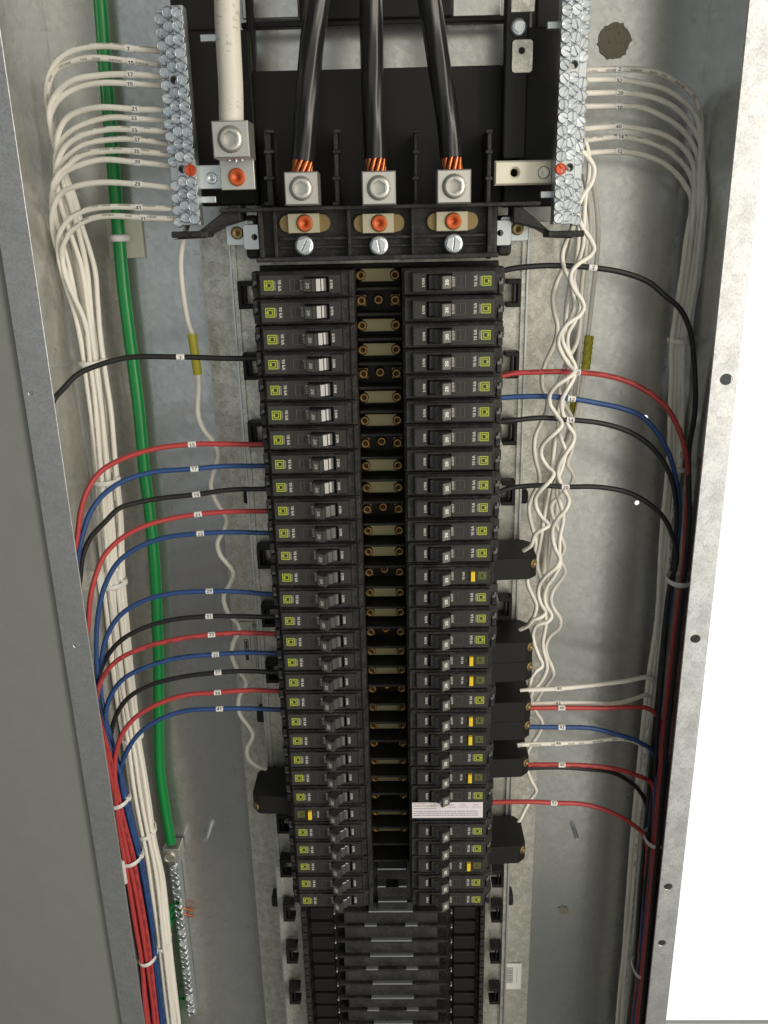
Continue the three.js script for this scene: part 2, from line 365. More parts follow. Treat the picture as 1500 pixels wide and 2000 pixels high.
for (let r = 0; r < 29; r++) {
  const y = 0.0035 - r * PITCH, z = -0.0505;
  const cxm = -0.0008;
  const plateRow = r % 3 !== 1;
  if (r < 28) for (const s of [-1, 1]) {
    const sc = mesh('bus_screw', screwHead, M.brassScrew, inner, V(cxm + s * 0.0134, y, z + 0.0035)); sc.rotation.z = rnd() * 3;
    if (!plateRow) mesh('bus_pad', busPad, M.brass, inner, V(cxm + s * 0.0134, y, z - 0.001));
  }
  if (plateRow && r < 28) mesh('bus_bar', busBar, M.tinBar, inner, V(cxm, y, z));
  if (!plateRow) mesh('centre_screw', screwHead, M.brassScrew, inner, V(cxm, y, z - 0.003));
  slab('bus_divider', -0.0172, 0.0172, y - PITCH / 2 - 0.0012, y - PITCH / 2 + 0.0012, -0.036, 0.0215, M.black, inner);
}
// side clips of the base, black loops standing out over the pan
const clipGeo = mergeGeometries([box(0.011, 0.0035, 0.012, 0.0005).translate(0, 0.0088, 0), box(0.011, 0.0035, 0.012, 0.0005).translate(0, -0.0088, 0), box(0.003, 0.0211, 0.012, 0.0005).translate(0.0045, 0, 0), box(0.0012, 0.013, 0.008, 0.0002).translate(0.0006, 0, 0)]);
for (const [px, py, s] of [[483, 577, -1], [490, 717, -1], [503, 850, -1], [518, 1090, -1], [527, 1205, -1], [536, 1315, -1], [553, 1612, -1], [559, 1698, -1], [567, 1785, -1], [573, 1868, -1], [577, 1948, -1],
  [1010, 573, 1], [1000, 714, 1], [996, 846, 1], [990, 965, 1], [988, 1190, 1], [975, 1718, 1], [970, 1787, 1], [967, 1868, 1], [963, 1948, 1]]) {
  const p = at(px, py, -0.048); const m = mesh('side_clip', clipGeo, M.blackSoft, inner, V(s * 0.1045, p.y, -0.0545)); if (s < 0) m.rotation.z = Math.PI;
}
for (const [px, py] of [[487, 968], [512, 1395], [540, 1755], [1020, 968], [993, 1752]]) { const p = at(px, py, -0.07); mesh('rail_bumper', box(0.009, 0.012, 0.016, 0.002), M.blackSoft, inner, V(p.x, p.y, -0.072)); }
// unfilled rows below the last breakers
{
  const ys = [1781, 1809, 1838, 1868, 1894, 1922, 1950, 1974, 2000, 2026, 2052, 2078];
  for (const [py, k] of [[1693, 0], [1727, 1], [1756, 2]]) { const p = at(768, py, -0.05); slab('barrier_web', -0.0149, 0.0149, p.y - 0.012, p.y, -0.046, 0.011, M.black, inner, 0.0008); for (const [a, b] of k === 1 ? [[-0.0145, -0.0065], [0.0065, 0.0145]] : [[-0.0142, 0.0142]]) slab('bus_stab', a, b, p.y + 0.0002, p.y + 0.0017, -0.0455, 0.0115, M.aluBar, inner, 0.0002); }
  ys.forEach((py, k) => {
    const p = at(770, py, -0.045), n = at(770, ys[k + 1] ?? py + 26, -0.045), h = (p.y - n.y);
    const g = new THREE.CylinderGeometry(h * 0.48, h * 0.48, 0.094 + rr(-0.004, 0.004), 16, 1).rotateZ(Math.PI / 2); g.scale(1, 0.92, 0.62);
    mesh('bus_barrier', uvBox(g, 14, rnd(), rnd()), M.black, inner, V(-0.002, p.y - h * 0.5, -0.05));
    slab('barrier_web', -0.0565, 0.0545, p.y - 0.0011, p.y + 0.0009, -0.0445, 0.013, M.black, inner, 0.0003);
    const w = k % 3 === 2 ? 0.0205 : k % 3 === 0 ? 0.022 : 0.006;
    if (k % 3 === 1) for (const s of [-1, 1]) slab('bus_stab', s * 0.0205 - 0.0062 - 0.002, s * 0.0205 + 0.0062 - 0.002, p.y + 0.001, p.y + 0.0024, -0.0435, 0.012, M.aluBar, inner, 0.0002);
    else slab('bus_stab', -0.002 - w, -0.002 + w, p.y + 0.001, p.y + 0.0026, -0.0432, 0.012, M.aluBar, inner, 0.0002);
    for (const s of [-1, 1]) {
      slab('row_block', s * 0.061, s * 0.084, p.y - h * 0.9, p.y - h * 0.1, -0.052, 0.01, M.blackSoft, inner, 0.0012);
      slab('edge_comb', s * 0.0875, s * 0.0925, p.y - h * 0.42, p.y - h * 0.02, -0.046, 0.016, M.black, inner, 0.0008);
      slab('edge_comb', s * 0.0875, s * 0.0925, p.y - h * 0.92, p.y - h * 0.52, -0.046, 0.016, M.black, inner, 0.0008);
      mesh('row_pin', lathe([[0.0011, -0.004], [0.0011, 0], [0.0006, 0.0007], [0, 0.0008]], 10), M.alu, inner, V(s * 0.0585, p.y - h * 0.05, -0.044));
    }
  });
}

// ------------------------------------------------------------------ breakers
const mmP = pts => pts.map(([a, b]) => [a * MM, b * MM]);
const bodyProfile = mmP([[17.6, -57.5], [17.6, -6.2], [18.4, -5.4], [86.6, -5.4], [88.6, -7.2], [90.6, -12], [92.6, -13], [92.6, -24], [89.6, -26], [89.6, -57.5]]);
const housingProfile = mmP([[88.0, -57], [88.0, -9.5], [90.5, -11.5], [118.5, -13], [125, -19.5], [125, -50], [119, -57]]);
function tier(r0, r1, half, z0, z1) {
  const s = new THREE.Shape(roundRect(r0 * MM, r1 * MM, -half * MM, half * MM, 0.9 * MM).map(([x, y]) => new THREE.Vector2(x, y)));
  const h = new THREE.Path(); h.moveTo(35.2 * MM, -5.3 * MM); h.lineTo(35.2 * MM, 5.3 * MM); h.lineTo(53.2 * MM, 5.3 * MM); h.lineTo(53.2 * MM, -5.3 * MM); h.closePath(); s.holes.push(h);
  const d = (z1 - z0) * MM, b = 0.55 * MM;
  const g = new THREE.ExtrudeGeometry(s, { depth: d - b, bevelEnabled: true, bevelSize: b, bevelThickness: b, bevelOffset: -b, bevelSegments: 1, curveSegments: 4 });
  g.translate(0, 0, z0 * MM); return g;
}
function ridge(r0, r1, y0, y1, z0, z1) { const g = box((r1 - r0) * MM, (y1 - y0) * MM, (z1 - z0) * MM, 0.25 * MM); g.translate((r0 + r1) / 2 * MM, (y0 + y1) / 2 * MM, (z0 + z1) / 2 * MM); return g; }
const noUV = g => { g = g.index ? g.toNonIndexed() : g; for (const k of Object.keys(g.attributes)) if (!['position', 'normal'].includes(k)) g.deleteAttribute(k); return g; };
function bodyVariant(gfci) {
  const gs = [prism(bodyProfile, 18.6 * MM, 0.6 * MM), tier(19.2, 86.2, 8.5, -5.6, -2.6), tier(24.6, 85.4, 7.3, -2.8, 0),
    ridge(25.4, 34.6, 6.0, 6.7, -0.2, 0.55), ridge(25.4, 26.3, -6.7, 6.7, -0.2, 0.6), ridge(19.6, 20.6, -8, 8, -2.9, -1.2)];
  if (!gfci) gs.push(ridge(88, 91.4, -8.6, -3.2, -12, -4.5), ridge(88, 91.4, 1.5, 8.6, -14, -6.5), ridge(90, 93.6, -4, 4, -24, -15));
  else gs.push(ridge(56, 84.6, 5.6, 6.9, -0.2, 0.9));
  return uvBox(mergeGeometries(gs.map(noUV)), 9, rnd(), rnd());
}
const bodies = [0, 1, 2, 3].map(() => bodyVariant(false)), gBodies = [0, 1].map(() => bodyVariant(true));
const handleGeo = uvBox(prism(mmP([[36.2, -5.2], [37.4, 0.6], [39.0, 1.05], [40.4, 1.8], [41.0, 3.6], [43.9, 5.0], [45.4, 9.6], [46.4, 10.6], [53.1, 6.6], [53.3, 3.6], [50.8, -5.2]]), 9.4 * MM, 0.5 * MM, [[47.0 * MM, 6.3 * MM, 1.2 * MM]]), 10);
const frameGeo = mergeGeometries([ridge(56.2, 63.6, 3.7, 4.15, -0.1, 0.32), ridge(56.2, 63.6, -4.15, -3.7, -0.1, 0.32), ridge(56.2, 56.7, -3.7, 3.7, -0.1, 0.32), ridge(63.1, 63.6, -3.7, 3.7, -0.1, 0.32), ridge(59.8, 60.2, -3.7, 3.7, -0.1, 0.26)]);
const tabGeo = mergeGeometries([ridge(88.2, 90.4, -6.4, -0.6, -9, -5.6), ridge(90.0, 91.6, -3.6, 1.0, -13, -8.2)]);
const housingGeo = uvBox(prism(housingProfile, 18.9 * MM, 0.7 * MM), 9);
const btnGeo = box(3.4 * MM, 8.2 * MM, 3.2 * MM, 0.5 * MM);
const dec = { face: cellPlane(30.5 * MM, 13.4 * MM, faceCell), gfci: cellPlane(30.5 * MM, 13.4 * MM, faceGfci), on: cellPlane(8.6 * MM, 11.8 * MM, onCell), tip: { 20: cellPlane(6.4 * MM, 8.2 * MM, tipCell['20']), 25: cellPlane(6.4 * MM, 8.2 * MM, tipCell['25']) }, off: cellPlane(2.3 * MM, 8.6 * MM, offCell) };
const ord = ['first', 'second', 'third', 'fourth', 'fifth', 'sixth', 'seventh', 'eighth', 'ninth', 'tenth', 'eleventh', 'twelfth', 'thirteenth', 'fourteenth', 'fifteenth', 'sixteenth', 'seventeenth', 'eighteenth', 'nineteenth', 'twentieth', 'twenty-first', 'twenty-second', 'twenty-third', 'twenty-fourth', 'twenty-fifth', 'twenty-sixth', 'twenty-seventh', 'twenty-eighth', 'twenty-ninth', 'thirtieth'];
const gfciRight = new Set([12, 16, 17, 19, 20, 22, 27]), gfciLeft = new Set([24]);
function breaker(side, r) {
  const g = (side > 0 ? gfciRight : gfciLeft).has(r);
  const where = side > 0 ? 'in the column beside curly white wires' : 'in the column beside the green cable';
  const t = thing(g ? 'test_button_breaker' : 'circuit_breaker', g ? `yellow test button breaker, ${ord[r]} down ${where}` : `slim black breaker, ${ord[r]} down from the lugs ${where}`, 'breaker', V(rr(-0.0003, 0.0003), -r * PITCH + rr(-0.00015, 0.00015), rr(-0.0005, 0.0005)), side > 0 ? 'breakers beside the curly white wires' : 'breakers beside the green cable');
  t.rotation.z = (side < 0 ? Math.PI : 0) + rr(-0.004, 0.004);
  const P = (n, geo, mat, x = 0, y = 0, z = 0) => { const m = new THREE.Mesh(geo, mat); m.name = n; m.castShadow = m.receiveShadow = true; m.position.set(x * MM, y * MM, z * MM); t.add(m); return m; };
  P('body', g ? gBodies[r % 2] : bodies[(r * 3 + (side > 0 ? 1 : 0)) % 4], M.black);
  P('face_print', g ? dec.gfci : dec.face, M.print, 69.5, 0, 0.06);
  P('on_print', dec.on, M.print, 30.9, -0.2, 0.06).scale.set(0.95, 1, 1);
  if (!g) P('trip_window', frameGeo, M.handle, 0, 0, 0.05);
  P('off_print', dec.off, M.print, 55.0, 0, 0.1);
  const h = P('handle', handleGeo, M.handle);
  const tip = new THREE.Mesh(dec.tip[20], M.print); tip.name = 'rating_print'; tip.position.set(49.85 * MM, 0, 8.72 * MM); tip.rotation.y = 0.538; h.add(tip);
  if (!g) P('terminal_tab', tabGeo, M.tab);
  else { P('terminal_housing', housingGeo, M.blackSoft); P('load_screw', screwHead, M.brass, 122.4, 3.4, -16.2).rotation.y = 0.75; }
  if (g) P('test_button', btnGeo, M.test, 75.6 - 4.6, 0, 1.2);
  return t;
}
for (let r = 0; r < ROWS; r++) { breaker(-1, r); if (r !== 24) breaker(1, r); }
{
  const t = thing('blank_filler', 'blank black filler unit behind the white paper notice', 'filler', V(0, -24 * PITCH, -0.0006));
  mesh('body', bodies[2], M.black, t, t.position.clone());
  mesh('cover_strip', box(28 * MM, 12.6 * MM, 2.6 * MM, 0.5 * MM), M.black, t, V(45 * MM, t.position.y, -1.2 * MM));
}

// ------------------------------------------------------------------ lug platform above the breakers
{
  const Z = -0.012;
  const plat = pslab('lug_platform', 503, 400, 972, 508, Z - 0.008, 0.045, M.black, inner, 0.002);
  for (const [x0, x1] of [[505, 514], [534, 541], [678, 685], [803, 809], [952, 960]]) pslab('platform_rib', x0, 402, x1, 506, Z, 0.012, M.black, inner, 0.0006);
  pslab('platform_ledge', 500, 498, 974, 508, Z + 0.002, 0.014, M.black, inner, 0.001);
  pslab('platform_ledge', 428, 400, 1056, 408, Z + 0.004, 0.016, M.black, inner, 0.001);
  pslab('platform_ledge', 545, 460, 950, 466, Z - 0.003, 0.008, M.black, inner, 0.0006);
  pslab('platform_ledge', 545, 478, 950, 482, Z - 0.004, 0.008, M.black, inner, 0.0006);
  pslab('platform_shoulder', 478, 420, 506, 506, -0.03, 0.03, M.black, inner, 0.003);
  pslab('platform_shoulder', 972, 420, 1000, 500, -0.03, 0.03, M.black, inner, 0.003);
  // insulating barrier behind the supply cables
  const a = at(489, 270, -0.058), b = at(990, 270, -0.058), c = at(740, 133, -0.058), d = at(740, 402, -0.058);
  mesh('cable_barrier', plate(roundRect(a.x, b.x, d.y, c.y, 0.006), 0.004, 0.0004), M.blackSoft, inner, V(0, 0, -0.058));
  for (const [px, w] of [[525, 12], [657, 9], [812, 7], [955, 8]]) {
    const s = pslab('phase_barrier', px - w / 2, 252, px + w / 2, 402, -0.018, 0.038, M.black, inner, 0.0008);
    for (const py of [256, 296, 348, 398]) pslab('barrier_notch', px - w * 0.85, py - 4, px + w * 0.85, py + 4, -0.0165, 0.003, M.black, inner, 0.0008);
  }
  pslab('cable_barrier_rim', 489, 160, 497, 400, -0.05, 0.008, M.black, inner, 0.001);
  // side uprights that carry the neutral bars
  for (const [px0, px1, py0, py1] of [[378, 497, 58, 402], [985, 1092, 52, 404]]) pslab('neutral_upright', px0, py0, px1, py1, -0.05, 0.012, M.blackSoft, inner, 0.002);
  pslab('upright_rail', 984, -40, 1032, 312, -0.038, 0.011, M.blackSoft, inner, 0.002);
  pslab('upright_rail', 482, -20, 497, 160, -0.06, 0.01, M.blackSoft, inner, 0.002);
  // feet of the uprights: sloped brackets at the bars' lower ends
  for (const s of [-1, 1]) {
    const p = s < 0 ? at(425, 430, -0.03) : at(1070, 430, -0.03);
    const g = plate(s < 0 ? [[-0.030, -0.013], [-0.012, -0.0085], [0.014, 0.0095], [0.020, 0.0095], [0.020, -0.001], [0.002, -0.006], [-0.012, -0.0125]] : [[0.018, -0.013], [0.0, -0.0085], [-0.022, 0.0095], [-0.028, 0.0095], [-0.028, -0.001], [-0.008, -0.006], [0.004, -0.0125]], 0.03, 0.0008);
    mesh('bracket_foot', g, M.black, inner, V(p.x, p.y, -0.012));
    const q = s < 0 ? at(372, 458, -0.012) : at(1104, 457, -0.012);
    mesh('bracket_toe', box(0.026, 0.0045, 0.024, 0.001), M.black, inner, V(q.x, q.y, -0.02));
    const e = s < 0 ? [at(408, 75, -0.02), at(408, 390, -0.02)] : [at(1084, 50, -0.02), at(1070, 380, -0.02)];
    for (const v of e) mesh('bar_clip', box(0.011, 0.0046, 0.004, 0.0005), M.aluBar, inner, V(v.x, v.y, -0.02));
  }
  // cross member over the top and the bright rails seen behind it
  pslab('top_crossmember', 583, -60, 884, 36, -0.07, 0.012, M.blackSoft, inner, 0.002);
  pslab('top_crossmember', 470, 36, 1000, 48, -0.074, 0.01, M.blackSoft, inner, 0.002);
  pslab('support_rail', 470, -60, 582, 36, -0.082, 0.004, M.zincBox, inner, 0.001);
  pslab('support_rail', 884, -60, 980, 32, -0.082, 0.004, M.zincBox, inner, 0.001);
  pslab('upright_cover', 998, -60, 1046, 24, -0.0375, 0.003, M.zincPan, inner, 0.001);
  pslab('upright_gusset', 330, -80, 420, 62, -0.056, 0.02, M.blackSoft, inner, 0.002);
  pslab('upright_gusset', 1048, -80, 1100, 60, -0.056, 0.02, M.blackSoft, inner, 0.002);
  // slot of bare metal with a hole in the right upright
  const u = at(1020, 110, -0.0375), w = 0.0073, hh = 0.0105;
  mesh('upright_slot', plate(roundRect(-w, w, -hh, hh, 0.0025), 0.0016, 0.0002, [[-0.0005, 0.0035, 0.0022]]), M.zincPan, inner, V(u.x, u.y, -0.0368));
  const hexHead = r => { const s = new THREE.Shape(); for (let k = 0; k < 6; k++) { const a = k * Math.PI / 3 + 0.3; s[k ? 'lineTo' : 'moveTo'](r * Math.cos(a), r * Math.sin(a)); } s.closePath(); if (r > 0.005) { const q = rr(-0.8, 0.5), h = new THREE.Path(); [[-0.0007, -0.0041], [-0.0007, 0.0041], [0.0007, 0.0041], [0.0007, -0.0041]].forEach(([x, y], k) => h[k ? 'lineTo' : 'moveTo'](x * Math.cos(q) - y * Math.sin(q), x * Math.sin(q) + y * Math.cos(q))); h.closePath(); s.holes.push(h); } return new THREE.ExtrudeGeometry(s, { depth: r * 0.55, bevelEnabled: true, bevelSize: r * 0.08, bevelThickness: r * 0.1, bevelSegments: 2 }); };
  const hs = at(1014, 51, -0.034); mesh('upright_screw', mergeGeometries([noUV(hexHead(0.0036)), noUV(lathe([[0.0056, -0.001], [0.0056, 0.0004], [0.004, 0.0012], [0, 0.0012]]))]), M.zincScrew, inner, V(hs.x, hs.y, -0.037));
  // bare neutral strap in the right upright
  const s0 = at(966, 337, -0.026), s1 = at(1080, 337, -0.026), sh = at(1005, 337, -0.026), sy0 = at(1020, 361, -0.026).y, sy1 = at(1020, 313, -0.026).y;
  const st = mesh('neutral_strap', plate(rectPts(s0.x, s1.x, sy0, sy1), 0.008, 0.0012, [[sh.x, sh.y, 0.0029]]), M.strap, inner, V(0, 0, -0.026));
  const sq = at(1062, 337, -0.026); mesh('strap_screw', lathe([[0.0043, -0.001], [0.0043, 0.0004], [0.0034, 0.0006], [0.0015, 0.0003], [0, 0.0002]], 20), M.alu, st, V(sq.x, sq.y, -0.026));
  // three tang plates with orange marked screws and slotted hex screws below
  for (const [px, py, hx, hy] of [[594, 436, 594, 480], [740, 436, 740, 480], [885, 432, 886, 476]]) {
    const q = at(px, py, Z);
    mesh('tang_backplate', plate(roundRect(-0.0185, 0.0185, -0.0062, 0.0062, 0.006), 0.002, 0.0002), M.brass, inner, V(q.x, q.y, Z - 0.005));
    mesh('tang_plate', plate(rectPts(-0.0115, 0.0115, -0.0068, 0.0068), 0.003, 0.0004), M.tangMetal, inner, V(q.x - 0.0006, q.y, Z - 0.002));
    const sc = mesh('marked_screw', lathe([[0.0055, -0.001], [0.0055, 0.0016], [0.0049, 0.0022], [0.0022, 0.0020], [0.0018, 0.0002], [0, 0]], 24), M.orangeInk, inner, V(q.x + 0.0002, q.y, Z - 0.0018));
    mesh('screw_rim', new THREE.TorusGeometry(0.0055, 0.0006, 8, 28), M.brass, sc, V(q.x + 0.0002, q.y, Z - 0.0012));
    const k = at(hx, hy, Z);
    mesh('hex_screw', mergeGeometries([noUV(hexHead(0.0054)), noUV(lathe([[0.0070, -0.001], [0.0070, 0.0004], [0.0056, 0.0012], [0, 0.0012]], 24))]), M.zincScrew, inner, V(k.x, k.y, Z - 0.001));
  }
  // galvanized hold-down tabs with brass screws
  for (const [px, py, sx, bright] of [[497, 463, -1, 0], [977, 455, 1, 1]]) {
    const q = at(px, py, -0.024), o = at(px + sx * 28, py - 8, -0.03);
    mesh('hold_down_tab', plate(roundRect(-0.0082, 0.0082, -0.0088, 0.0088, 0.002), 0.0018, 0.0003, [[0, 0, 0.002]]), M.aluBar, inner, V(q.x, q.y, -0.024));
    const lo = mesh('hold_down_tab', plate(roundRect(-0.0105, 0.0105, -0.0086, 0.0086, 0.002), 0.0018, 0.0003), M.aluBar, inner, V(o.x, o.y, -0.03));
    mesh('tab_screw', screwHead, M.brass, lo, V(o.x + sx * 0.002, o.y, -0.0275)).scale.setScalar(1.15);
  }
}
// main lugs
const hexSocket = r => {                                                   // cap screw with a hexagon socket
  const ring = lathe([[r, -0.004], [r, 0.0012], [r * 0.9, 0.0024], [r * 0.72, 0.0026]], 30);
  const out = [], rim = 30, h = r * 0.66;
  const s = new THREE.Shape(); s.absarc(0, 0, r * 0.74, 0, Math.PI * 2); const p = new THREE.Path(); for (let k = 0; k < 6; k++) { const a = -k * Math.PI / 3 + 0.5; p[k ? 'lineTo' : 'moveTo'](h * Math.cos(a), h * Math.sin(a)); } p.closePath(); s.holes.push(p);
  const face = new THREE.ExtrudeGeometry(s, { depth: 0.0058, bevelEnabled: false, curveSegments: 20 }); face.translate(0, 0, -0.0032);
  return mergeGeometries([noUV(ring), noUV(face)]);
};
function lug(px, py, halfPx, z, label, cableX) {
  const q = at(px, py, z), w = halfPx * 2 / 3000;
  const t = thing('cable_lug', label, 'lug', V(q.x, q.y - w / 2, z - 0.026), 'aluminium cable lugs');
  mesh('lug_body', plate(rectPts(-w / 2, w / 2, -w * 0.47, w * 0.47), 0.026, 0.0008, [[0, 0, w * 0.325]]), M.alu, t, V(q.x, q.y, z));
  const s = mesh('set_screw', hexSocket(w * 0.33), M.alu, t, V(q.x, q.y, z + 0.0002));
  mesh('socket_floor', new THREE.CircleGeometry(w * 0.23, 20), M.alu, s, V(q.x, q.y, z - 0.0027));
  mesh('lug_foot', box(w * 0.8, w * 0.5, 0.004, 0.0006), M.tangMetal, t, V(q.x, q.y - w * 0.42, z - 0.0285));
  return { q, w };
}
const lugs = [lug(588, 368, 34.5, 0.006, 'square aluminium lug clamping the first black cable from the white one', 0), lug(740, 367, 35, 0.006, 'square aluminium lug clamping the middle black cable', 0), lug(887, 364, 35, 0.006, 'square aluminium lug clamping the black cable near the bare strap', 0)];
const nlug = lug(450, 272, 37, 0.012, 'square aluminium lug clamping the thick white cable', 0);
{
  const q = at(465, 345, -0.014), t = thing('neutral_link', 'flat metal neutral plate with an orange marked screw under white cable', 'plate', V(q.x, q.y, -0.03));
  const a = pslab('link_plate', 430, 308, 497, 371, -0.012, 0.005, M.alu, t, 0.0006);
  mesh('marked_screw', lathe([[0.0060, -0.001], [0.0060, 0.0015], [0.0052, 0.0024], [0.0026, 0.0022], [0.002, 0.0006], [0, 0.0004]], 26), M.orangeInk, t, V(at(463, 346, -0.012).x, at(463, 346, -0.012).y, -0.0118));
  pslab('link_plate', 388, 322, 432, 369, -0.018, 0.005, M.aluBar, t, 0.0006);
  const s = at(413, 348, -0.016); mesh('link_screw', screwHead, M.zincScrew, t, V(s.x, s.y, -0.0165)).scale.setScalar(1.0);
  for (const [x, y] of [[447, 306], [460, 308], [472, 306]]) { const e = at(x, y, -0.006); mesh('strand_end', new THREE.CylinderGeometry(0.0019, 0.0019, 0.006, 10), M.zincScrew, t, V(e.x, e.y, -0.006)); }
}
// supply cables with bare copper strands at their ends
function tube(pts, r, mat, name, parent = scene, seg, rad = 12) {
  const c = new THREE.CatmullRomCurve3(pts, false, 'centripetal');
  return { m: mesh(name, new THREE.TubeGeometry(c, seg ?? Math.max(24, pts.length * 9), r, rad, false), mat, parent), c };
}
function supplyCable(px, label, w) {
  const z = -0.007, base = at(px[0][0], px[0][1], z);
  const t = thing('supply_cable', label, 'cable', base, 'black supply cables');
  const pts = px.map(([x, y]) => at(x, y, z)); const top = pts.at(-1).clone().add(pts.at(-1).clone().sub(pts.at(-2)).setLength(0.12)); pts.push(top);
  const c = new THREE.CatmullRomCurve3(pts, false, 'centripetal');
  const g = new THREE.TubeGeometry(c, 90, w, 48, false);
  // lay of the strands below the jacket: gentle lengthwise waviness
  const p = g.attributes.position, n = g.attributes.normal; for (let i = 0; i < p.count; i++) { const k = Math.floor(i / 49), th = (i % 49) / 48 * 6.28319, d = 0.00016 * Math.sin(th * 9 + k * 0.22) + 0.00009 * Math.sin(th * 5 - k * 0.31); p.setXYZ(i, p.getX(i) + n.getX(i) * d, p.getY(i) + n.getY(i) * d, p.getZ(i) + n.getZ(i) * d); } g.computeVertexNormals();
  const end = new THREE.CircleGeometry(w * 0.98, 24).rotateX(Math.PI / 2).translate(pts[0].x, pts[0].y + 0.0004, pts[0].z);
  mesh('jacket', mergeGeometries([noUV(g), noUV(end)]), M.cableBlack, t);
  const dir = pts[1].clone().sub(pts[0]).setLength(1);
  for (let k = 0; k < 13; k++) {
    const a = k < 9 ? k / 9 * 6.2832 : k * 1.6, rad = k < 9 ? w * 0.74 : w * 0.36, tw = 0.35;
    const s = []; for (let j = 0; j <= 4; j++) { const q = pts[0].clone().addScaledVector(dir, 0.004 - j * 0.0055); q.x += rad * Math.cos(a + j * tw); q.z += rad * Math.sin(a + j * tw); s.push(q); }
    tube(s, w * 0.2, M.copper, 'copper_strand', t, 10, 8);
  }
}
supplyCable([[592, 314], [596, 260], [601, 180], [609, 90], [618, 20]], 'thick black supply cable closest to the thick white cable', 0.0082);
supplyCable([[734, 310], [731, 250], [728, 170], [726, 80], [724, 10]], 'thick black supply cable between two other black cables', 0.0078);
supplyCable([[882, 308], [876, 250], [863, 160], [849, 70], [838, 0]], 'thick slanting black supply cable closest to the bare metal strap', 0.0078);
{
  const z = 0.0, pts = [[452, 242], [451, 180], [447, 100], [444, 40], [443, -10]].map(([x, y]) => at(x, y, z)); pts.push(pts.at(-1).clone().add(V(-0.001, 0.14, 0)));
  const t = thing('neutral_cable', 'thick scuffed white neutral cable running into an aluminium lug', 'cable', pts[0]);
  const c = new THREE.CatmullRomCurve3(pts, false, 'centripetal');
  const g = new THREE.TubeGeometry(c, 50, 0.0083, 28, false), end = new THREE.CircleGeometry(0.0082, 24).rotateX(Math.PI / 2).translate(pts[0].x, pts[0].y + 0.0003, pts[0].z);
  const uv = g.attributes.uv; for (let i = 0; i < uv.count; i++) uv.setXY(i, uv.getX(i) * 2.2, uv.getY(i) * 0.6);
  mesh('jacket', g, M.cableWhite, t); mesh('jacket_end', end, M.cableWhite, t);
  for (let k = 0; k < 9; k++) { const a = k / 9 * 6.2832, s = pts[0]; mesh('strand', new THREE.CylinderGeometry(0.0017, 0.0017, 0.02, 8), M.copper, t, V(s.x + 0.0055 * Math.cos(a), s.y - 0.008, s.z + 0.0055 * Math.sin(a))); }
}

// ------------------------------------------------------------------ neutral bars with their terminal screws
const termScrew = (() => {
  const g = [noUV(lathe([[0.0039, -0.003], [0.0039, 0.0001], [0.0036, 0.0008], [0.0032, 0.0009], [0.0030, 0.0003], [0.0030, -0.0006], [0, -0.0006]], 20))];
  for (const sgn of [1, -1]) {
    const a0 = Math.asin(0.0006 / 0.00302), sh = new THREE.Shape(); sh.absarc(0, 0, 0.00302, a0, Math.PI - a0, false); sh.closePath();
    const e = new THREE.ExtrudeGeometry(sh, { depth: 0.0012, bevelEnabled: false, curveSegments: 10 });
    if (sgn < 0) e.rotateZ(Math.PI); e.translate(0, 0, -0.0007); g.push(noUV(e));
  }
  return mergeGeometries(g);
})();
function neutralBar(s, label) {
  const inX = 0.1255, y1 = s < 0 ? at(350, 14, -0.012).y : at(1100, -30, -0.012).y, y0 = at(s < 0 ? 370 : 1090, s < 0 ? 440 : 438, -0.012).y, h = y1 - y0;
  const t = thing('neutral_bar', label, 'terminal bar', V(s * inX, y0, -0.04));
  // three stepped rows, the inner one foremost
  const st = [[0, 0.0075, -0.006], [0.0075, 0.0146, -0.0115], [0.0146, 0.0208, -0.0165]];
  st.forEach(([a, b, z], k) => {
    const holes = [], w0 = Math.min(s * (inX + a), s * (inX + b)), w1 = Math.max(s * (inX + a), s * (inX + b));
    const n = Math.floor(h / 0.0081);
    for (let j = 0; j < n; j++) {
      const y = y0 + (j + 0.5 + (k === 1 ? 0.15 : k === 2 ? -0.2 : 0)) * 0.0081; if (y > y1 - 0.003) continue;
      const x = s * (inX + (a + b) / 2);
      const open = (k === 1 && (j === 4 || j === n - 6)) || (k === 2 && (j === 4 || (s > 0 && j === n - 6)));
      if (open) { holes.push([x, y, 0.0025]); continue; }
      const m = mesh('terminal_screw', termScrew, k === 0 && j === 4 ? M.redInk : M.zincScrew, t, V(x, y, z + rr(0.0006, 0.0022)));
      m.rotation.set(rr(-0.07, 0.07), rr(-0.07, 0.07), rnd() * 3.14);
      if (k === 0 && j === 4) m.userData.label = 'red painted terminal screw';
    }
    mesh('terminal_strip', plate(rectPts(w0, w1, y0, y1), 0.012, 0.0004, holes), M.aluBar, t, V(0, 0, z));
  });
}
neutralBar(-1, 'neutral terminal bar full of screws beside the thick white cable');
neutralBar(1, 'neutral terminal bar full of screws beside the bare metal strap');

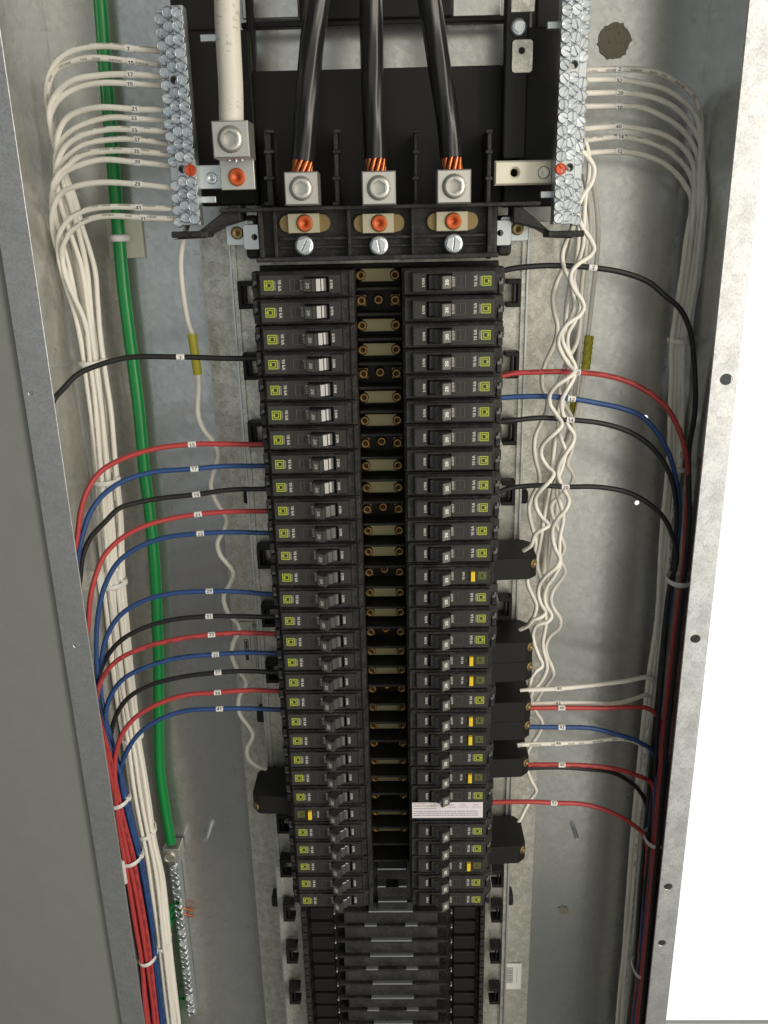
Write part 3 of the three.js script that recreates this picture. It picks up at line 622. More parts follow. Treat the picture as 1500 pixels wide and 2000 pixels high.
// ------------------------------------------------------------------ wires
function marker(parent, curve, px, py, text, r) {
  // nearest point of the wire to the marker's pixel
  let best = 1e9, bt = 0; const v = V(0, 0, 0);
  for (let k = 0; k <= 400; k++) { v.copy(curve.getPointAt(k / 400)).project(camera); const dx = (v.x * 0.5 + 0.5) * 1500 - px, dy = (0.5 - v.y * 0.5) * 2000 - py, d = dx * dx + dy * dy; if (d < best) { best = d; bt = k / 400; } }
  const c = curve.getPointAt(bt), T = curve.getTangentAt(bt); if (T.x < 0) T.negate();
  const N = camera.position.clone().sub(c); N.addScaledVector(T, -N.dot(T)).normalize(); const D = T.clone().cross(N);
  const n = 24, L = 0.0062, R = r * 1.13, pos = [], uv = [], nor = [], idx = [], ce = markerCell(text), turn = rr(-0.5, 0.35);
  for (let j = 0; j <= n; j++) for (const e of [-0.5, 0.5]) {
    const a = (j / n - 0.5) * 6.2832, d = N.clone().multiplyScalar(Math.cos(a)).addScaledVector(D, Math.sin(a));
    pos.push(T.x * L * e + d.x * R, T.y * L * e + d.y * R, T.z * L * e + d.z * R); nor.push(d.x, d.y, d.z);
    const q = Math.min(1, Math.max(0, 0.5 - (a + turn * 0.7) / 6.2832 * 1.35)) ;
    uv.push(ce.u0 + (ce.u1 - ce.u0) * (e + 0.5), ce.v0 + (ce.v1 - ce.v0) * (1 - q) * 1);
  }
  // D = T x N points up or down depending on the frame; make the print stand upright
  if (D.y < 0) for (let i = 1; i < uv.length; i += 2) uv[i] = ce.v0 + ce.v1 - uv[i];
  for (let j = 0; j < n; j++) { const a = j * 2; idx.push(a, a + 2, a + 1, a + 1, a + 2, a + 3); }
  const g = new THREE.BufferGeometry(); g.setAttribute('position', new THREE.Float32BufferAttribute(pos, 3)); g.setAttribute('normal', new THREE.Float32BufferAttribute(nor, 3)); g.setAttribute('uv', new THREE.Float32BufferAttribute(uv, 2)); g.setIndex(idx);
  const m = mesh('number_marker', g, M.paper, parent, c); m.userData.label = `white marker printed ${inWords(text)}`;
}
const inkTex = (() => {
  const w = 1024, h = 64, d = new Uint8Array(w * h * 4).fill(255); let x = 20;
  while (x < w - 60) { const run = Math.floor(rr(3, 12)); for (let k = 0; k < run && x < w - 12; k++) { for (let y = 29; y < 37; y++) for (let q = 0; q < 6; q++) if (rnd() < 0.62) { const o = (y * w + x + q) * 4; d[o] = d[o + 1] = d[o + 2] = 105; } x += 8; } x += Math.floor(rr(12, 70)); }
  const t = new THREE.DataTexture(d, w, h); t.wrapS = t.wrapT = THREE.RepeatWrapping; t.magFilter = THREE.LinearFilter; t.minFilter = THREE.LinearMipmapLinearFilter; t.generateMipmaps = true; t.colorSpace = THREE.SRGBColorSpace; t.needsUpdate = true; return t;
})();
for (const k of ['wireRed', 'wireBlue', 'wireWhite']) M[k].map = inkTex;
function wire(name, label, group, pts, r, mat, mark) {
  pts = pts.map((p, k) => k < 2 || name === 'pigtail_wire' ? p : p.clone().add(V(rr(-0.0004, 0.0004), rr(-0.0005, 0.0005), rr(-0.0006, 0.0006))));
  const t = thing(name, label, 'wire', pts.at(-1), group);
  const c = new THREE.CatmullRomCurve3(pts, false, 'centripetal');
  const tg = new THREE.TubeGeometry(c, Math.max(40, pts.length * 8), r, 10, false), uv = tg.attributes.uv, len = c.getLength() / 0.14, o1 = rnd(), o2 = rnd();
  for (let i = 0; i < uv.count; i++) uv.setXY(i, uv.getX(i) * len + o1, uv.getY(i) + o2);
  mesh('insulation', tg, mat, t);
  if (mark) marker(t, c, mark[0], mark[1], mark[2], r);
  return { t, c };
}
function track(list, y) {
  for (let k = 0; k < list.length - 1; k++) { const a = list[k], b = list[k + 1]; if (y <= b[0] || k === list.length - 2) { const f = (y - a[0]) / (b[0] - a[0]); return [a[1] + (b[1] - a[1]) * f, a[2] + (b[2] - a[2]) * f, a[3] + (b[3] - a[3]) * f]; } }
}
// bundle tracks: pixel y, pixel left, pixel right, z
const TWL = [[430, 108, 180, -0.066], [520, 122, 186, -0.068], [600, 141, 193, -0.07], [693, 157, 202, -0.07], [800, 170, 217, -0.07], [933, 185, 230, -0.068], [1000, 189, 237, -0.066], [1140, 201, 243, -0.064], [1346, 224, 264, -0.06], [1450, 243, 277, -0.056], [1555, 257, 294, -0.052], [1620, 272, 301, -0.05], [1700, 288, 320, -0.05], [1846, 309, 333, -0.05], [2000, 327, 350, -0.05], [2150, 345, 366, -0.05]];
const TCL = [[1000, 122, 136, 0.004], [1200, 144, 160, 0.002], [1350, 172, 194, -0.008], [1450, 196, 222, -0.014], [1566, 221, 249, -0.02], [1673, 242, 276, -0.024], [1777, 258, 298, -0.026], [1864, 274, 306, -0.028], [2000, 287, 324, -0.03], [2150, 306, 340, -0.03]];
const TWR = [[300, 1345, 1372, -0.066], [400, 1345, 1373, -0.068], [500, 1337, 1366, -0.068], [600, 1321, 1350, -0.07], [667, 1311, 1337, -0.072], [800, 1306, 1333, -0.072], [900, 1304, 1330, -0.072], [1000, 1293, 1314, -0.072], [1200, 1281, 1302, -0.072], [1300, 1268, 1288, -0.072], [1400, 1257, 1277, -0.072], [1600, 1237, 1256, -0.072], [1800, 1222, 1238, -0.072], [2000, 1205, 1221, -0.07], [2150, 1195, 1210, -0.07]];
const TCR = [[900, 1318, 1348, -0.04], [1050, 1316, 1346, -0.042], [1200, 1296, 1330, -0.046], [1400, 1280, 1308, -0.05], [1640, 1258, 1292, -0.054], [1900, 1238, 1268, -0.056], [2000, 1224, 1256, -0.056], [2150, 1208, 1242, -0.056]];
function bundle(tr, from, u, w, r, step = 60, wob = 0) {
  const out = []; const ph = rnd() * 6.28, ph2 = rnd() * 6.28;
  for (let y = from; y <= 2140; y += step) {
    const [l, rt, z] = track(tr, y), uu = Math.min(0.97, Math.max(0.03, u + wob * Math.sin(y / 210 + ph))), zz = z + w + wob * 0.006 * Math.sin(y / 170 + ph2);
    const q = inside(l + (rt - l) * uu, y, zz, r); out.push(q);
  }
  return out;
}
const RW = 0.00205;
const leftWhite = [
  ['7', [[313, 99], [253, 94], [205, 90], [150, 97], [117, 114], [98, 141], [92, 178], [97, 230], [112, 300], [128, 370]], [253, 94], 0.98, -0.008],
  ['15', [[315, 127], [257, 121], [180, 113], [133, 122], [104, 144], [94, 187], [99, 240], [118, 310], [137, 380]], [257, 121], 0.80, -0.01],
  ['17', [[317, 150], [257, 144], [200, 147], [143, 157], [111, 180], [97, 213], [99, 245], [112, 300], [138, 380]], [257, 144], 0.9, 0.0],
  ['19', [[320, 168], [258, 163], [200, 163], [150, 173], [114, 197], [99, 230], [104, 268], [120, 320], [150, 400]], [258, 163], 0.62, -0.008],
  ['21', [[324, 215], [265, 213], [200, 210], [157, 217], [128, 233], [114, 263], [112, 300], [122, 350], [145, 420]], [265, 213], 0.7, 0.004],
  ['33', [[326, 236], [263, 232], [217, 230], [167, 240], [134, 260], [114, 290], [109, 322], [118, 370], [135, 420]], [263, 232], 0.44, -0.008],
  ['23', [[329, 257], [267, 253], [213, 252], [160, 263], [128, 287], [111, 320], [110, 350], [118, 400]], [267, 253], 0.5, 0.006],
  ['37', [[331, 282], [270, 274], [220, 272], [163, 283], [131, 307], [111, 337], [108, 370], [113, 410]], [270, 274], 0.3, -0.006],
  ['35', [[332, 302], [270, 296], [217, 293], [163, 303], [131, 323], [108, 352], [103, 385], [108, 425]], [270, 296], 0.3, 0.006],
  ['39', [[332, 323], [270, 317], [200, 313], [153, 323], [123, 341], [104, 368], [101, 395], [106, 440]], [270, 317], 0.12, -0.002],
  ['29', [[336, 367], [272, 359], [200, 355], [150, 362], [120, 377], [105, 402], [102, 433], [108, 470]], [272, 359], 0.05, 0.006],
  ['41', [[341, 408], [276, 406], [213, 403], [167, 412], [134, 430], [117, 458], [113, 493], [121, 530]], [276, 406], 0.18, 0.01],
  ['31', [[344, 428], [280, 425], [213, 422], [173, 430], [141, 450], [124, 477], [122, 505], [130, 545]], [280, 425], 0.4, 0.011]];
leftWhite.forEach(([n, px, mk, u, w], i) => {
  const N = px.length, pts = px.map(([x, y], k) => inside(x, y, -0.022 - 0.03 * Math.min(1, k / (N - 2)) + w * 0.35, RW));
  pts.unshift(inside(px[0][0] + 18, px[0][1] + 1, -0.0205, RW));
  pts.push(...bundle(TWL, Math.max(px[N - 1][1] + 90, 520), u, w, RW, 70, 0.1));
  wire('neutral_wire', `cream white neutral wire marked ${inWords(n)}, ${ord[i]} down the bar beside the green cable`, 'neutral wires crossing the green cable', pts, RW, M.wireWhite, [...mk, n]);
});
const rightWhite = [
  ['2', [[1155, 137], [1206, 134], [1250, 135], [1290, 145], [1327, 163], [1353, 186], [1366, 215]], [1206, 134], 0.9, -0.004],
  ['52', [[1152, 156], [1208, 155], [1255, 161], [1295, 173], [1332, 195], [1355, 220], [1367, 250]], [1208, 155], 0.75, 0.002],
  ['20', [[1152, 182], [1208, 180], [1250, 184], [1290, 196], [1325, 217], [1353, 248], [1367, 282]], [1208, 180], 0.95, 0.004],
  ['10', [[1152, 208], [1208, 206], [1250, 211], [1290, 224], [1327, 250], [1351, 279], [1364, 310]], [1208, 206], 0.55, -0.004],
  ['40', [[1152, 251], [1208, 246], [1255, 252], [1295, 264], [1327, 283], [1350, 311], [1358, 340]], [1208, 246], 0.4, 0.003],
  ['14', [[1152, 273], [1208, 268], [1248, 272], [1290, 285], [1323, 307], [1345, 334], [1354, 362]], [1208, 268], 0.2, -0.002],
  ['12', [[1152, 299], [1206, 295], [1248, 300], [1285, 313], [1313, 331], [1335, 358], [1349, 390]], [1206, 295], 0.06, 0.005]];
rightWhite.forEach(([n, px, mk, u, w], i) => {
  const N = px.length, pts = px.map(([x, y], k) => inside(x, y, -0.05 - 0.03 * Math.min(1, k / (N - 2)) + w * 0.3, RW));
  pts.unshift(inside(px[0][0] - 16, px[0][1] + 1, -0.0235, RW));
  pts.push(...bundle(TWR, Math.max(px[N - 1][1] + 70, 400), u, w, RW, 70, 0.08));
  wire('neutral_wire', `greyish white neutral wire marked ${inWords(n)}, ${ord[i]} down the bar beside the bare strap`, 'shaded neutral wires along the side wall', pts, RW, M.wireWhite, [...mk, n]);
});
// branch circuit wires on the green cable's side
const CR = 0.0021, CM = { red: M.wireRed, blue: M.wireBlue, black: M.wireBlack };
const leftColour = [
  ['black', '7', [[490, 700], [440, 699], [352, 697], [250, 699], [195, 711], [152, 732], [124, 758], [106, 782], [100, 830]], [353, 697], 0.5, -0.008],
  ['red', '15', [[506, 868], [440, 867], [373, 869], [300, 878], [235, 897], [194, 923], [170, 960], [157, 1000], [150, 1050]], [373, 869], 0.08, 0.006],
  ['blue', '17', [[506, 910], [440, 911], [380, 916], [300, 923], [240, 940], [201, 967], [177, 1000], [164, 1035], [155, 1075]], [380, 916], 0.6, 0.001],
  ['black', '19', [[510, 955], [450, 958], [383, 965], [317, 972], [267, 982], [233, 994], [206, 1018], [177, 1050], [162, 1085], [158, 1125]], [383, 965], 0.35, -0.006],
  ['red', '21', [[522, 998], [450, 999], [388, 1004], [329, 1014], [277, 1029], [236, 1052], [206, 1083], [189, 1118], [177, 1163], [171, 1225]], [388, 1004], 0.28, 0.009],
  ['blue', '23', [[522, 1041], [460, 1039], [392, 1041], [319, 1050], [267, 1071], [229, 1100], [204, 1146], [192, 1201], [187, 1270], [190, 1330]], [392, 1041], 0.75, -0.004],
  ['blue', '29', [[535, 1161], [470, 1156], [409, 1154], [329, 1161], [270, 1177], [232, 1204], [208, 1243], [199, 1284], [196, 1330], [202, 1390]], [409, 1154], 0.95, -0.006],
  ['black', '31', [[535, 1205], [470, 1203], [408, 1204], [329, 1213], [263, 1234], [225, 1260], [202, 1295], [192, 1330], [195, 1380]], [408, 1204], 0.55, -0.007],
  ['red', '33', [[540, 1238], [470, 1237], [415, 1239], [347, 1248], [277, 1265], [229, 1289], [202, 1319], [190, 1350], [193, 1400]], [415, 1239], 0.45, 0.007],
  ['blue', '35', [[542, 1276], [480, 1275], [421, 1278], [347, 1286], [288, 1302], [243, 1326], [216, 1360], [207, 1397], [209, 1444]], [421, 1278], 0.85, 0.001],
  ['black', '37', [[542, 1313], [480, 1311], [426, 1314], [354, 1322], [295, 1338], [250, 1364], [224, 1406], [216, 1451], [219, 1503]], [426, 1314], 0.5, -0.005],
  ['red', '39', [[548, 1350], [490, 1348], [426, 1351], [360, 1359], [305, 1376], [263, 1402], [237, 1437], [225, 1484], [226, 1545]], [426, 1351], 0.16, 0.009],
  ['blue', '41', [[548, 1386], [490, 1383], [429, 1384], [360, 1390], [312, 1404], [274, 1430], [247, 1468], [237, 1506], [240, 1545]], [429, 1384], 0.8, 0.002]];
leftColour.forEach(([col, n, px, mk, u, w]) => {
  const N = px.length, z1 = track(TCL, Math.max(1000, px[N - 1][1]))[2] + w;
  const pts = px.map(([x, y], k) => { const f = Math.min(1, k / (N - 1)); return inside(x, y, -0.03 + (z1 + 0.03) * f * f * (3 - 2 * f), CR); });
  const s0 = pts[0].clone(); s0.x = -0.084; s0.z = -0.031; pts.unshift(s0);
  pts.push(...bundle(TCL, Math.max(px[N - 1][1] + 70, 900), u, w, CR, 65, 0.12));
  wire(`${col}_wire`, `${col} branch wire marked ${inWords(n)} curving over the green cable`, `${col} wires over the green cable`, pts, CR, CM[col], [...mk, n]);
});
// branch circuit wires towards the other side wall
const rightColour = [
  ['black', '2', [[985, 528], [1000, 525], [1067, 518], [1153, 522], [1217, 533], [1267, 552], [1300, 577], [1327, 604], [1346, 642], [1356, 700], [1358, 800]], [1155, 522], 0.9, 0.0],
  ['red', '10', [[975, 735], [1000, 730], [1067, 726], [1128, 727], [1187, 733], [1240, 750], [1277, 773], [1302, 797], [1324, 832], [1338, 875], [1345, 935]], [1128, 727], 0.7, 0.004],
  ['blue', '12', [[975, 777], [1000, 775], [1067, 775], [1117, 778], [1167, 787], [1213, 798], [1250, 813], [1283, 844], [1307, 888], [1320, 935], [1327, 990]], [1117, 778], 0.3, -0.003],
  ['black', '14', [[975, 824], [1000, 820], [1057, 816], [1113, 819], [1173, 827], [1227, 843], [1267, 867], [1297, 904], [1313, 942], [1322, 993]], [1113, 819], 0.1, -0.002],
  ['black', '20', [[968, 962], [1000, 953], [1050, 949], [1102, 950], [1167, 952], [1227, 963], [1267, 983], [1297, 1014], [1313, 1045], [1322, 1085]], [1102, 950], 0.2, 0.005],
  ['red', '40', [[1020, 1384], [1036, 1383], [1096, 1382], [1180, 1382], [1230, 1382], [1268, 1385], [1290, 1410]], [1096, 1382], 0.8, -0.004],
  ['blue', '42', [[1020, 1421], [1036, 1420], [1096, 1420], [1152, 1422], [1204, 1434], [1250, 1450], [1278, 1475]], [1096, 1420], 0.45, 0.001],
  ['red', '46', [[1015, 1495], [1028, 1494], [1096, 1494], [1148, 1496], [1204, 1503], [1244, 1514], [1275, 1532]], [1096, 1494], 0.6, 0.007],
  ['red', '52', [[950, 1568], [965, 1567], [1040, 1566], [1082, 1567], [1140, 1572], [1192, 1586], [1236, 1610], [1262, 1640]], [1082, 1567], 0.4, 0.008],
  ['black', '', [[1015, 1503], [1040, 1500], [1100, 1499], [1150, 1501], [1190, 1507], [1222, 1522], [1250, 1548], [1265, 1580]], null, 0.25, -0.006],
  ['red', '', [[1300, 980], [1318, 1020], [1328, 1060]], null, 0.95, -0.004]];
rightColour.forEach(([col, n, px, mk, u, w], i) => {
  if (px.length < 4) return;
  const N = px.length, z1 = track(TCR, Math.max(900, px[N - 1][1]))[2] + w;
  const pts = px.map(([x, y], k) => { const f = Math.min(1, k / (N - 1)); return inside(x, y, -0.03 + (n ? 0 : -0.012) + (z1 + 0.03) * f * f, CR); });
  if (px[0][0] < 1000) { const s0 = pts[0].clone(); s0.x = 0.084; s0.z = -0.031; pts.unshift(s0); }
  pts.push(...bundle(TCR, px[N - 1][1] + 80, u, w, CR, 70, 0.1));
  wire(`${col}_wire`, n ? `${col} branch wire marked ${inWords(n)} reaching to the shaded side wall` : 'unmarked black wire hidden just under the red wire marked forty-six', `${col} wires to the shaded side wall`, pts, CR, CM[col], mk && [...mk, n]);
});
// white wires leaving the test-button breakers
for (const [n, px, mk] of [['40', [[1015, 1350], [1032, 1348], [1092, 1344], [1160, 1338], [1220, 1330], [1268, 1324], [1278, 1345]], [1092, 1344]], ['42', [[1020, 1376], [1038, 1375], [1140, 1373], [1200, 1374], [1236, 1366], [1262, 1358], [1274, 1375]], [1090, 1374]], ['46', [[1010, 1456], [1026, 1454], [1088, 1452], [1148, 1449], [1204, 1443], [1244, 1450], [1262, 1475]], [1088, 1452]]]) {
  const N = px.length, pts = px.map(([x, y], k) => inside(x, y, -0.032 - 0.04 * (k / (N - 1)) ** 2 - (n === '42' ? 0.004 : 0), RW)); pts.push(...bundle(TWR, px[N - 1][1] + 90, rr(0.3, 0.9), 0.006, RW, 80, 0.1));
  wire('load_neutral_wire', `white wire marked ${inWords(n)} leaving a test button breaker for the side wall`, 'white wires leaving the test button breakers', pts, RW, M.wireWhite, [...mk, n]);
}
// curly pigtails
function pigtail(label, px, z, amp, r = 0.00178, group = 'curly white pigtails') {
  const pts = px.map(([x, y], k) => { const q = at(x, y, z + amp * Math.sin(k * 1.05)); return q; });
  return wire('pigtail_wire', label, group, pts, r, M.pigtail);
}
pigtail('curly white pigtail with widest loops, leaving the bar just above the red screw', [[1104, 268], [1113, 275], [1127, 288], [1148, 307], [1160, 329], [1156, 355], [1140, 381], [1128, 408], [1135, 440], [1153, 467], [1160, 487], [1152, 500], [1130, 515], [1117, 530], [1114, 545], [1122, 566], [1136, 586], [1140, 601], [1131, 617], [1108, 633], [1094, 652], [1090, 670], [1098, 692], [1112, 714], [1121, 727], [1108, 739], [1088, 752], [1074, 770], [1074, 789], [1086, 809], [1097, 828], [1088, 842], [1072, 856], [1058, 872], [1057, 890], [1067, 909], [1081, 925], [1071, 942], [1056, 957], [1046, 972], [1047, 990], [1056, 1008], [1071, 1026], [1060, 1034], [1046, 1043], [1036, 1066], [1022, 1076]], -0.022, 0.004);
pigtail('curly white pigtail leaving the bar beside the red screw, ending at a mid breaker', [[1100, 312], [1108, 317], [1123, 331], [1131, 352], [1131, 381], [1124, 416], [1116, 448], [1103, 478], [1098, 500], [1102, 524], [1112, 546], [1119, 576], [1121, 604], [1110, 628], [1099, 646], [1098, 664], [1108, 688], [1122, 714], [1120, 738], [1108, 760], [1098, 780], [1098, 804], [1108, 828], [1121, 850], [1118, 866], [1107, 883], [1094, 904], [1089, 923], [1094, 942], [1104, 961], [1111, 978], [1105, 995], [1090, 1012], [1080, 1029], [1079, 1050], [1084, 1071], [1093, 1092], [1087, 1107], [1067, 1124], [1054, 1141], [1051, 1160], [1056, 1179], [1065, 1197], [1055, 1206], [1041, 1211], [1030, 1223], [1015, 1230]], -0.03, 0.004);
pigtail('curly white pigtail leaving the topmost bent terminal, reaching the lower breakers', [[1104, 248], [1114, 253], [1132, 262], [1145, 283], [1150, 305], [1150, 340], [1143, 390], [1140, 440], [1138, 480], [1126, 520], [1120, 545], [1128, 575], [1133, 600], [1122, 628], [1110, 650], [1108, 675], [1116, 700], [1125, 722], [1116, 748], [1100, 772], [1090, 800], [1090, 830], [1096, 858], [1104, 880], [1100, 905], [1090, 935], [1088, 965], [1096, 990], [1100, 1015], [1094, 1045], [1092, 1075], [1094, 1100], [1083, 1124], [1068, 1145], [1063, 1165], [1067, 1184], [1077, 1203], [1070, 1214], [1049, 1221], [1041, 1236], [1043, 1256], [1052, 1281], [1059, 1300], [1047, 1311], [1038, 1323], [1032, 1342], [1015, 1350]], -0.042, 0.004);
pigtail('curly white pigtail lying closest to the galvanized pan edge', [[1110, 330], [1118, 360], [1122, 420], [1114, 480], [1104, 515], [1088, 548], [1080, 576], [1082, 608], [1088, 634], [1086, 660], [1076, 686], [1064, 712], [1058, 738], [1060, 758], [1068, 778], [1068, 800], [1056, 826], [1046, 850], [1043, 872], [1046, 898], [1052, 921], [1053, 942], [1041, 966], [1033, 989], [1035, 1012], [1041, 1035], [1046, 1058], [1042, 1085], [1034, 1115], [1030, 1138], [1039, 1162], [1047, 1181], [1043, 1202], [1030, 1222], [1018, 1240]], -0.046, 0.004);
pigtail('dull white pigtail behind the others, swinging out farthest from the breakers', [[1130, 345], [1140, 400], [1146, 450], [1143, 500], [1136, 560], [1134, 620], [1126, 670], [1110, 700], [1098, 730], [1090, 752], [1100, 785], [1116, 815], [1122, 850], [1115, 885], [1108, 905], [1120, 930], [1108, 955], [1086, 975], [1076, 990], [1088, 1030], [1102, 1070], [1094, 1092], [1104, 1117], [1080, 1154], [1076, 1172], [1080, 1186], [1094, 1209], [1092, 1226], [1074, 1243], [1066, 1262], [1069, 1283], [1077, 1300], [1081, 1316], [1074, 1329], [1059, 1350], [1046, 1372], [1037, 1390]], -0.062, 0.004);
pigtail('curly white pigtail at the bottom of the tangle, ending at the lowest box breaker', [[1120, 350], [1130, 420], [1126, 500], [1112, 560], [1104, 640], [1110, 720], [1098, 800], [1084, 860], [1076, 930], [1064, 1000], [1054, 1065], [1049, 1088], [1050, 1111], [1057, 1132], [1060, 1170], [1066, 1215], [1060, 1260], [1068, 1306], [1056, 1332], [1040, 1351], [1037, 1373], [1048, 1392], [1059, 1412], [1053, 1431], [1038, 1454], [1029, 1474], [1029, 1500], [1038, 1525], [1047, 1546], [1038, 1559], [1026, 1580], [1014, 1603], [1000, 1618]], -0.052, 0.004);
// two straight dull leads with yellow tape flags
for (const [label, px, t0, t1, mark] of [['straight dull white lead with a folded yellow tape flag', [[1150, 330], [1162, 380], [1168, 440], [1166, 500], [1158, 570], [1149, 650], [1141, 720], [1130, 790], [1112, 850], [1092, 900], [1075, 960], [1070, 1040], [1062, 1120]], [1145, 655], [1136, 722], 1],
  ['straight dull white lead with a crumpled yellow tape flag under the blue wire', [[1140, 340], [1151, 400], [1152, 480], [1143, 560], [1136, 640], [1128, 720], [1118, 800], [1104, 870], [1090, 950], [1084, 1040], [1070, 1130], [1062, 1210]], [1122, 780], [1112, 835], 1]]) {
  const pts = px.map(([x, y], k) => at(x, y, -0.076 + 0.006 * Math.sin(k)));
  const { t, c } = wire('pigtail_wire', label, 'straight leads behind the pigtails', pts, 0.0019, M.pigtail);
  const a = [], N = 12; for (let k = 0; k <= N; k++) { const y = t0[1] + (t1[1] - t0[1]) * k / N; let best = null, bd = 1e9; for (let j = 0; j <= 300; j++) { const q = c.getPointAt(j / 300), v = q.clone().project(camera), d = Math.abs((0.5 - v.y * 0.5) * 2000 - y); if (d < bd) { bd = d; best = q; } } a.push(best); }
  const g = new THREE.TubeGeometry(new THREE.CatmullRomCurve3([a[0], a[4], a[8], a[12]]), 24, 0.0036, 10); const p = g.attributes.position, n = g.attributes.normal; for (let i = 0; i < p.count; i++) { const k = Math.floor(i / 11), d = 0.0011 * Math.sin(k * 0.9) * Math.sin((i % 11) * 1.3); p.setXYZ(i, p.getX(i) + n.getX(i) * d + 0.001, p.getY(i), p.getZ(i) + n.getZ(i) * d); } g.computeVertexNormals();
  mesh('tape_flag', g, M.yellowTag, t);
}
{
  const px = [[366, 440], [358, 467], [353, 510], [357, 567], [367, 627], [375, 653], [381, 695], [386, 730], [388, 752], [387, 810], [397, 838], [417, 864], [426, 888], [420, 914], [412, 947], [419, 973], [434, 998], [443, 1014], [438, 1034], [425, 1060], [430, 1083], [455, 1116], [451, 1136], [437, 1166], [444, 1194], [468, 1226], [456, 1254], [453, 1278], [461, 1302], [481, 1333], [467, 1362], [468, 1392], [494, 1434], [483, 1463], [486, 1482], [504, 1497], [520, 1502]];
  const pts = px.map(([x, y], k) => at(x, y, k < 2 ? -0.03 - k * 0.02 : -0.055 + 0.004 * Math.sin(k * 1.3)));
  const { t } = wire('pigtail_wire', 'lone curly white pigtail with a yellow sleeve beside the green cable', null, pts, 0.0021, M.pigtail);
  tube([pts[5], pts[5].clone().lerp(pts[6], 0.5), pts[6], pts[7]], 0.0037, M.yellowTag, 'yellow_sleeve', t, 16, 12);
}
// green ground cable
{
  const px = [[188, -70], [195, 0], [203, 110], [212, 220], [222, 340], [232, 460], [241, 560], [256, 680], [270, 790], [283, 930], [292, 1000], [303, 1120], [309, 1280], [310, 1400], [312, 1500], [321, 1570], [334, 1645]];
  const pts = px.map(([x, y]) => at(x, y, -0.086)); const c = new THREE.CatmullRomCurve3(pts, false, 'centripetal');
  const t = thing('ground_cable', 'thick green ground cable running down the back of the enclosure', 'cable', pts.at(-1));
  mesh('insulation', new THREE.TubeGeometry(c, 120, 0.0052, 18, false), M.wireGreen, t);
}
// ground lug and bar
{
  const q = at(335, 1672, -0.08), t = thing('ground_bar', 'narrow ground bar packed with shiny screws below the green cable', 'ground bar', V(q.x, at(380, 1990, -0.09).y, -0.098));
  const lugB = mesh('ground_lug', box(0.0175, 0.017, 0.018, 0.0012), M.alu, t, V(q.x, q.y, -0.089));
  const lm = lugB;
  mesh('lug_screw', termScrew, M.alu, lm, V(q.x - 0.002, q.y - 0.001, -0.0795)).scale.setScalar(1.5);
  const y0 = at(372, 1985, -0.086).y, y1 = at(345, 1688, -0.086).y, x0 = at(341, 1690, -0.088).x, x1 = at(372, 1985, -0.088).x;
  slab('bar_body', (x0 + x1) / 2 - 0.0052, (x0 + x1) / 2 + 0.0052, y0, y1, -0.088, 0.0105, M.aluBar, t, 0.0006);
  const n = 27; for (let k = 0; k < n; k++) { const y = y1 + (y0 - y1) * (k + 0.5) / n; const m = mesh('terminal_screw', termScrew, M.zincScrew, t, V((x0 + x1) / 2 + 0.0006, y, -0.0866 + rr(0, 0.002))); m.scale.setScalar(1.05); m.rotation.set(rr(-0.3, 0.3), rr(-0.2, 0.3), rnd() * 3.1); }
  for (const [x, y] of [[367, 1776], [369, 1787]]) { const e = at(x, y, -0.094); const st = thing('copper_stub', y < 1780 ? 'upper short bare copper wire end poking from the ground bar' : 'lower short bare copper wire end poking from the ground bar', 'wire end', e); mesh('copper_tip', new THREE.CylinderGeometry(0.0015, 0.0015, 0.012, 8).rotateZ(1.2), M.copper, st, e); }
}
[[1764, 0], [1776, 1], [1790, 2], [1950, 3]].forEach(([y, k]) => {
  const pts = [[348 + k * 2, y], [340, y + 1], [332, y + 10], [328, y + 40], [330, y + 90], [340, 1960 + k * 20], [350, 2110]].map(([x, yy], j) => inside(x + k * 1.5, Math.max(yy, y), -0.082 - 0.002 * k + (j ? -0.004 : 0), 0.0019));
  wire('green_wire', `thin green ground wire, ${ord[k]} down along the ground bar`, 'thin green wires at the ground bar', pts, 0.0019, M.wireGreen);
});

// ------------------------------------------------------------------ cable ties and tie mounts
function tie(px, py, z, halfPx, dz, label, tilt = 0, head = 1) {
  const c = inside(px, py, z, 0.001), w = halfPx / 2450, t = thing('cable_tie', label, 'cable tie', c, 'white nylon cable ties');
  const pts = []; for (let k = 0; k < 24; k++) { const a = k / 24 * 6.2832; pts.push(V(w * Math.cos(a), tilt * w * Math.cos(a), dz * Math.sin(a))); }
  const cv = new THREE.CatmullRomCurve3(pts, true), g = new THREE.TubeGeometry(cv, 48, 0.0016, 8, true);
  const p = g.attributes.position, q = V(0, 0, 0); for (let i = 0; i < p.count; i++) { const f = cv.getPoint(Math.floor(i / 9) / 48); q.fromBufferAttribute(p, i).sub(f); q.y *= 1.35; const d = V(f.x, 0, f.z).normalize(); const s = q.dot(d); q.addScaledVector(d, -s * 0.55); p.setXYZ(i, f.x + q.x, f.y + q.y, f.z + q.z); }
  g.computeVertexNormals();
  mesh('strap', g, M.nylon, t, c);
  mesh('lock_head', box(0.0055, 0.0045, 0.005, 0.0008), M.nylon, t, V(c.x + head * w * 0.95, c.y + 0.001 + tilt * w * head, c.z + 0.001));
}
tie(181, 708, -0.068, 25, 0.013, 'white cable tie round cream wires, highest under the green cable mount');
tie(208, 938, -0.066, 25, 0.0135, 'white cable tie round cream wires between red wire fifteen and blue wire seventeen');
tie(223, 1138, -0.064, 24, 0.0135, 'white cable tie round cream wires beside the pale tie mount');
tie(258, 1437, -0.057, 21, 0.013, 'white cable tie round cream wires near red wire thirty-nine');
tie(287, 1622, -0.05, 18, 0.013, 'white cable tie round cream wires beside the ground lug', 0.1);
tie(320, 1838, -0.05, 14, 0.013, 'white cable tie round cream wires beside the ground bar', 0.1);
